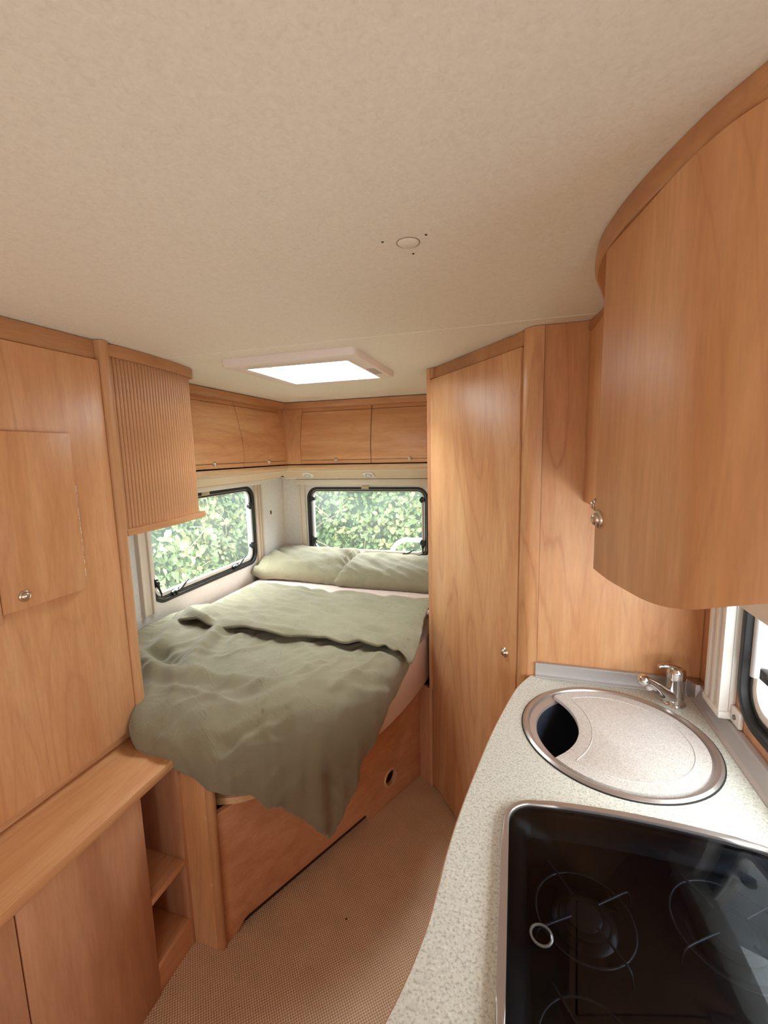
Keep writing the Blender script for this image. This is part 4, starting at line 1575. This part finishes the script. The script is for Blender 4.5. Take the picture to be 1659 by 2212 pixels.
bk = thing('bicycle_rack', (-0.78, 3.38, 0.5), 'white tubular bicycle rack seen through the rear window', 'bicycle rack')
bm = new_bm()
hoop = smooth_path([(-0.985, 3.40, 0.42), (-0.975, 3.40, 0.74), (-0.945, 3.40, 0.83), (-0.88, 3.40, 0.882), (-0.80, 3.40, 0.892), (-0.40, 3.40, 0.895), (0.1, 3.40, 0.892), (0.20, 3.40, 0.83), (0.23, 3.40, 0.42)], 6)
add_tube(bm, hoop, 0.019, 14)
obj('hoop', bm, white_metal, bk, smooth=60)
bm = new_bm()
add_tube(bm, [(-0.985, 3.40, 0.46), (0.23, 3.40, 0.46)], 0.016, 12)
for x in (-0.7, 0.0):
    add_tube(bm, [(x, 3.087, 0.46), (x, 3.40, 0.46)], 0.014, 10)
obj('bracket', bm, white_metal, bk, smooth=60)


def leaf_geo(s):
    v = np.array([(0, 0, 0), (-0.30, 0.35, 0.06), (-0.26, 0.72, 0.03), (0, 1.0, -0.10), (0.26, 0.72, 0.03), (0.30, 0.35, 0.06), (0, 0.45, -0.02)]) * s
    f = [(0, 6, 1), (1, 6, 2), (2, 6, 3), (3, 6, 4), (4, 6, 5), (5, 6, 0)]
    return v, f


def rnd_rot(rng, facing):
    ax = Vector(facing) + Vector((rng.uniform(-0.9, 0.9), rng.uniform(-0.9, 0.9), rng.uniform(-0.2, 1.1)))
    return (ax.to_track_quat('Z', 'Y').to_matrix() @ Matrix.Rotation(rng.uniform(0, 2 * PI), 3, 'Z'))


def hedge(name, label, origin, along, facing, length, n, size, seed, big):
    rng = random.Random(seed)
    og = Vector(origin)
    al, fa = Vector(along), Vector(facing)
    h = thing(name, og, label, 'hedge')
    def surf(a, z):
        return 0.22 * noise.noise(Vector((a * 1.3, z * 1.3, seed))) + 0.10 * noise.noise(Vector((a * 4, z * 4, seed + 5)))
    # backing mass
    bm = new_bm()
    nx, nzz = 60, 30
    grid = [[bm.verts.new(og + al * (length * i / nx) + Vector((0, 0, -0.6 + 3.1 * j / nzz)) + fa * (surf(length * i / nx, -0.6 + 3.1 * j / nzz) - 0.12)) for j in range(nzz + 1)] for i in range(nx + 1)]
    back = [[bm.verts.new(og + al * (length * i / nx) + Vector((0, 0, -0.6 + 3.1 * j / nzz)) - fa * 0.9) for j in (0, nzz)] for i in range(nx + 1)]
    for i in range(nx):
        for j in range(nzz):
            bm.faces.new((grid[i][j], grid[i + 1][j], grid[i + 1][j + 1], grid[i][j + 1]))
        bm.faces.new((grid[i][nzz], grid[i + 1][nzz], back[i + 1][1], back[i][1]))
        bm.faces.new((back[i][0], back[i][1], back[i + 1][1], back[i + 1][0]))
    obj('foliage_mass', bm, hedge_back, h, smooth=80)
    for mname, mm, frac in (('leaf', leaf_m, 0.66), ('pale_leaf', leaf_y, 0.34)):
        V, F, o = [], [], 0
        for i in range(int(n * frac)):
            a = rng.uniform(0, length)
            z = rng.uniform(-0.5, 2.6)
            s = size * rng.uniform(0.4, 1.35)
            if mm is leaf_y and noise.noise(Vector((a * 2.1, z * 2.1, seed + 9))) < -0.05:
                continue
            p_ = og + al * a + Vector((0, 0, z)) + fa * (surf(a, z) + rng.uniform(-0.10, 0.10))
            m = rnd_rot(rng, fa)
            v, f = leaf_geo(s)
            V.append(v @ np.array(m.transposed()) + np.array(p_ - og))
            F += [tuple(x + o for x in t) for t in f]
            o += len(v)
        me = bpy.data.meshes.new('foliage')
        me.from_pydata(np.concatenate(V).tolist(), [], F)
        me.materials.append(mm)
        ob = bpy.data.objects.new('foliage', me)
        COL.objects.link(ob)
        ob.parent = h
        ob['kind'] = 'stuff'
        ORG[ob.name] = og
    bm = new_bm()
    for i in range(26):
        a, z = rng.uniform(0, length), rng.uniform(-0.2, 1.8)
        p0 = og + al * a + Vector((0, 0, z)) + fa * (surf(a, z) + 0.05)
        dv_ = (al * rng.uniform(-1, 1) + Vector((0, 0, rng.uniform(-0.5, 0.6)))).normalized()
        L_ = rng.uniform(0.25, 0.6)
        add_tube(bm, smooth_path([p0, p0 + dv_ * L_ * 0.5 + fa * 0.06 + Vector((0, 0, 0.03)), p0 + dv_ * L_ + fa * 0.03], 3), [0.005, 0.005, 0.0045, 0.004, 0.0035, 0.003, 0.0025], 5)
    tw = obj('twigs', bm, twig_m, h)
    tw['kind'] = 'stuff'
    meshes = []
    for s, mm in ((size * 1.45, leaf_m), (size * 1.25, leaf_m), (size * 1.3, leaf_y)):
        v, f = leaf_geo(s)
        me = bpy.data.meshes.new('leaf')
        me.from_pydata(v.tolist(), [], f)
        me.materials.append(mm)
        meshes.append(me)
    a0, a1, z0, z1, k = big
    for i in range(k):
        a, z = rng.uniform(a0, a1), rng.uniform(z0, z1)
        p_ = og + al * a + Vector((0, 0, z)) + fa * (surf(a, z) + rng.uniform(0.08, 0.15))
        put('leaf', rng.choice(meshes), h, p_, rnd_rot(rng, fa).to_euler())


hedge('hedge', 'pale green leafy hedge growing close outside the left window', (-2.95, 1.2, 0), (0, 1, 0), (1, 0, 0), 3.35, 13000, 0.070, 3, (1.0, 3.2, -0.1, 1.3, 120))
hedge('hedge', 'bleached green bushes growing behind the van outside the rear window', (-2.85, 4.75, 0), (1, 0, 0), (0, -1, 0), 4.3, 16000, 0.060, 8, (0.2, 2.2, 0.3, 1.5, 90))
hedge('hedge', 'hedge outside the kitchen window on the right', (1.9, -1.5, 0), (0, 1, 0), (-1, 0, 0), 4.5, 2500, 0.10, 12, (2.0, 3.0, 0.8, 1.4, 4))
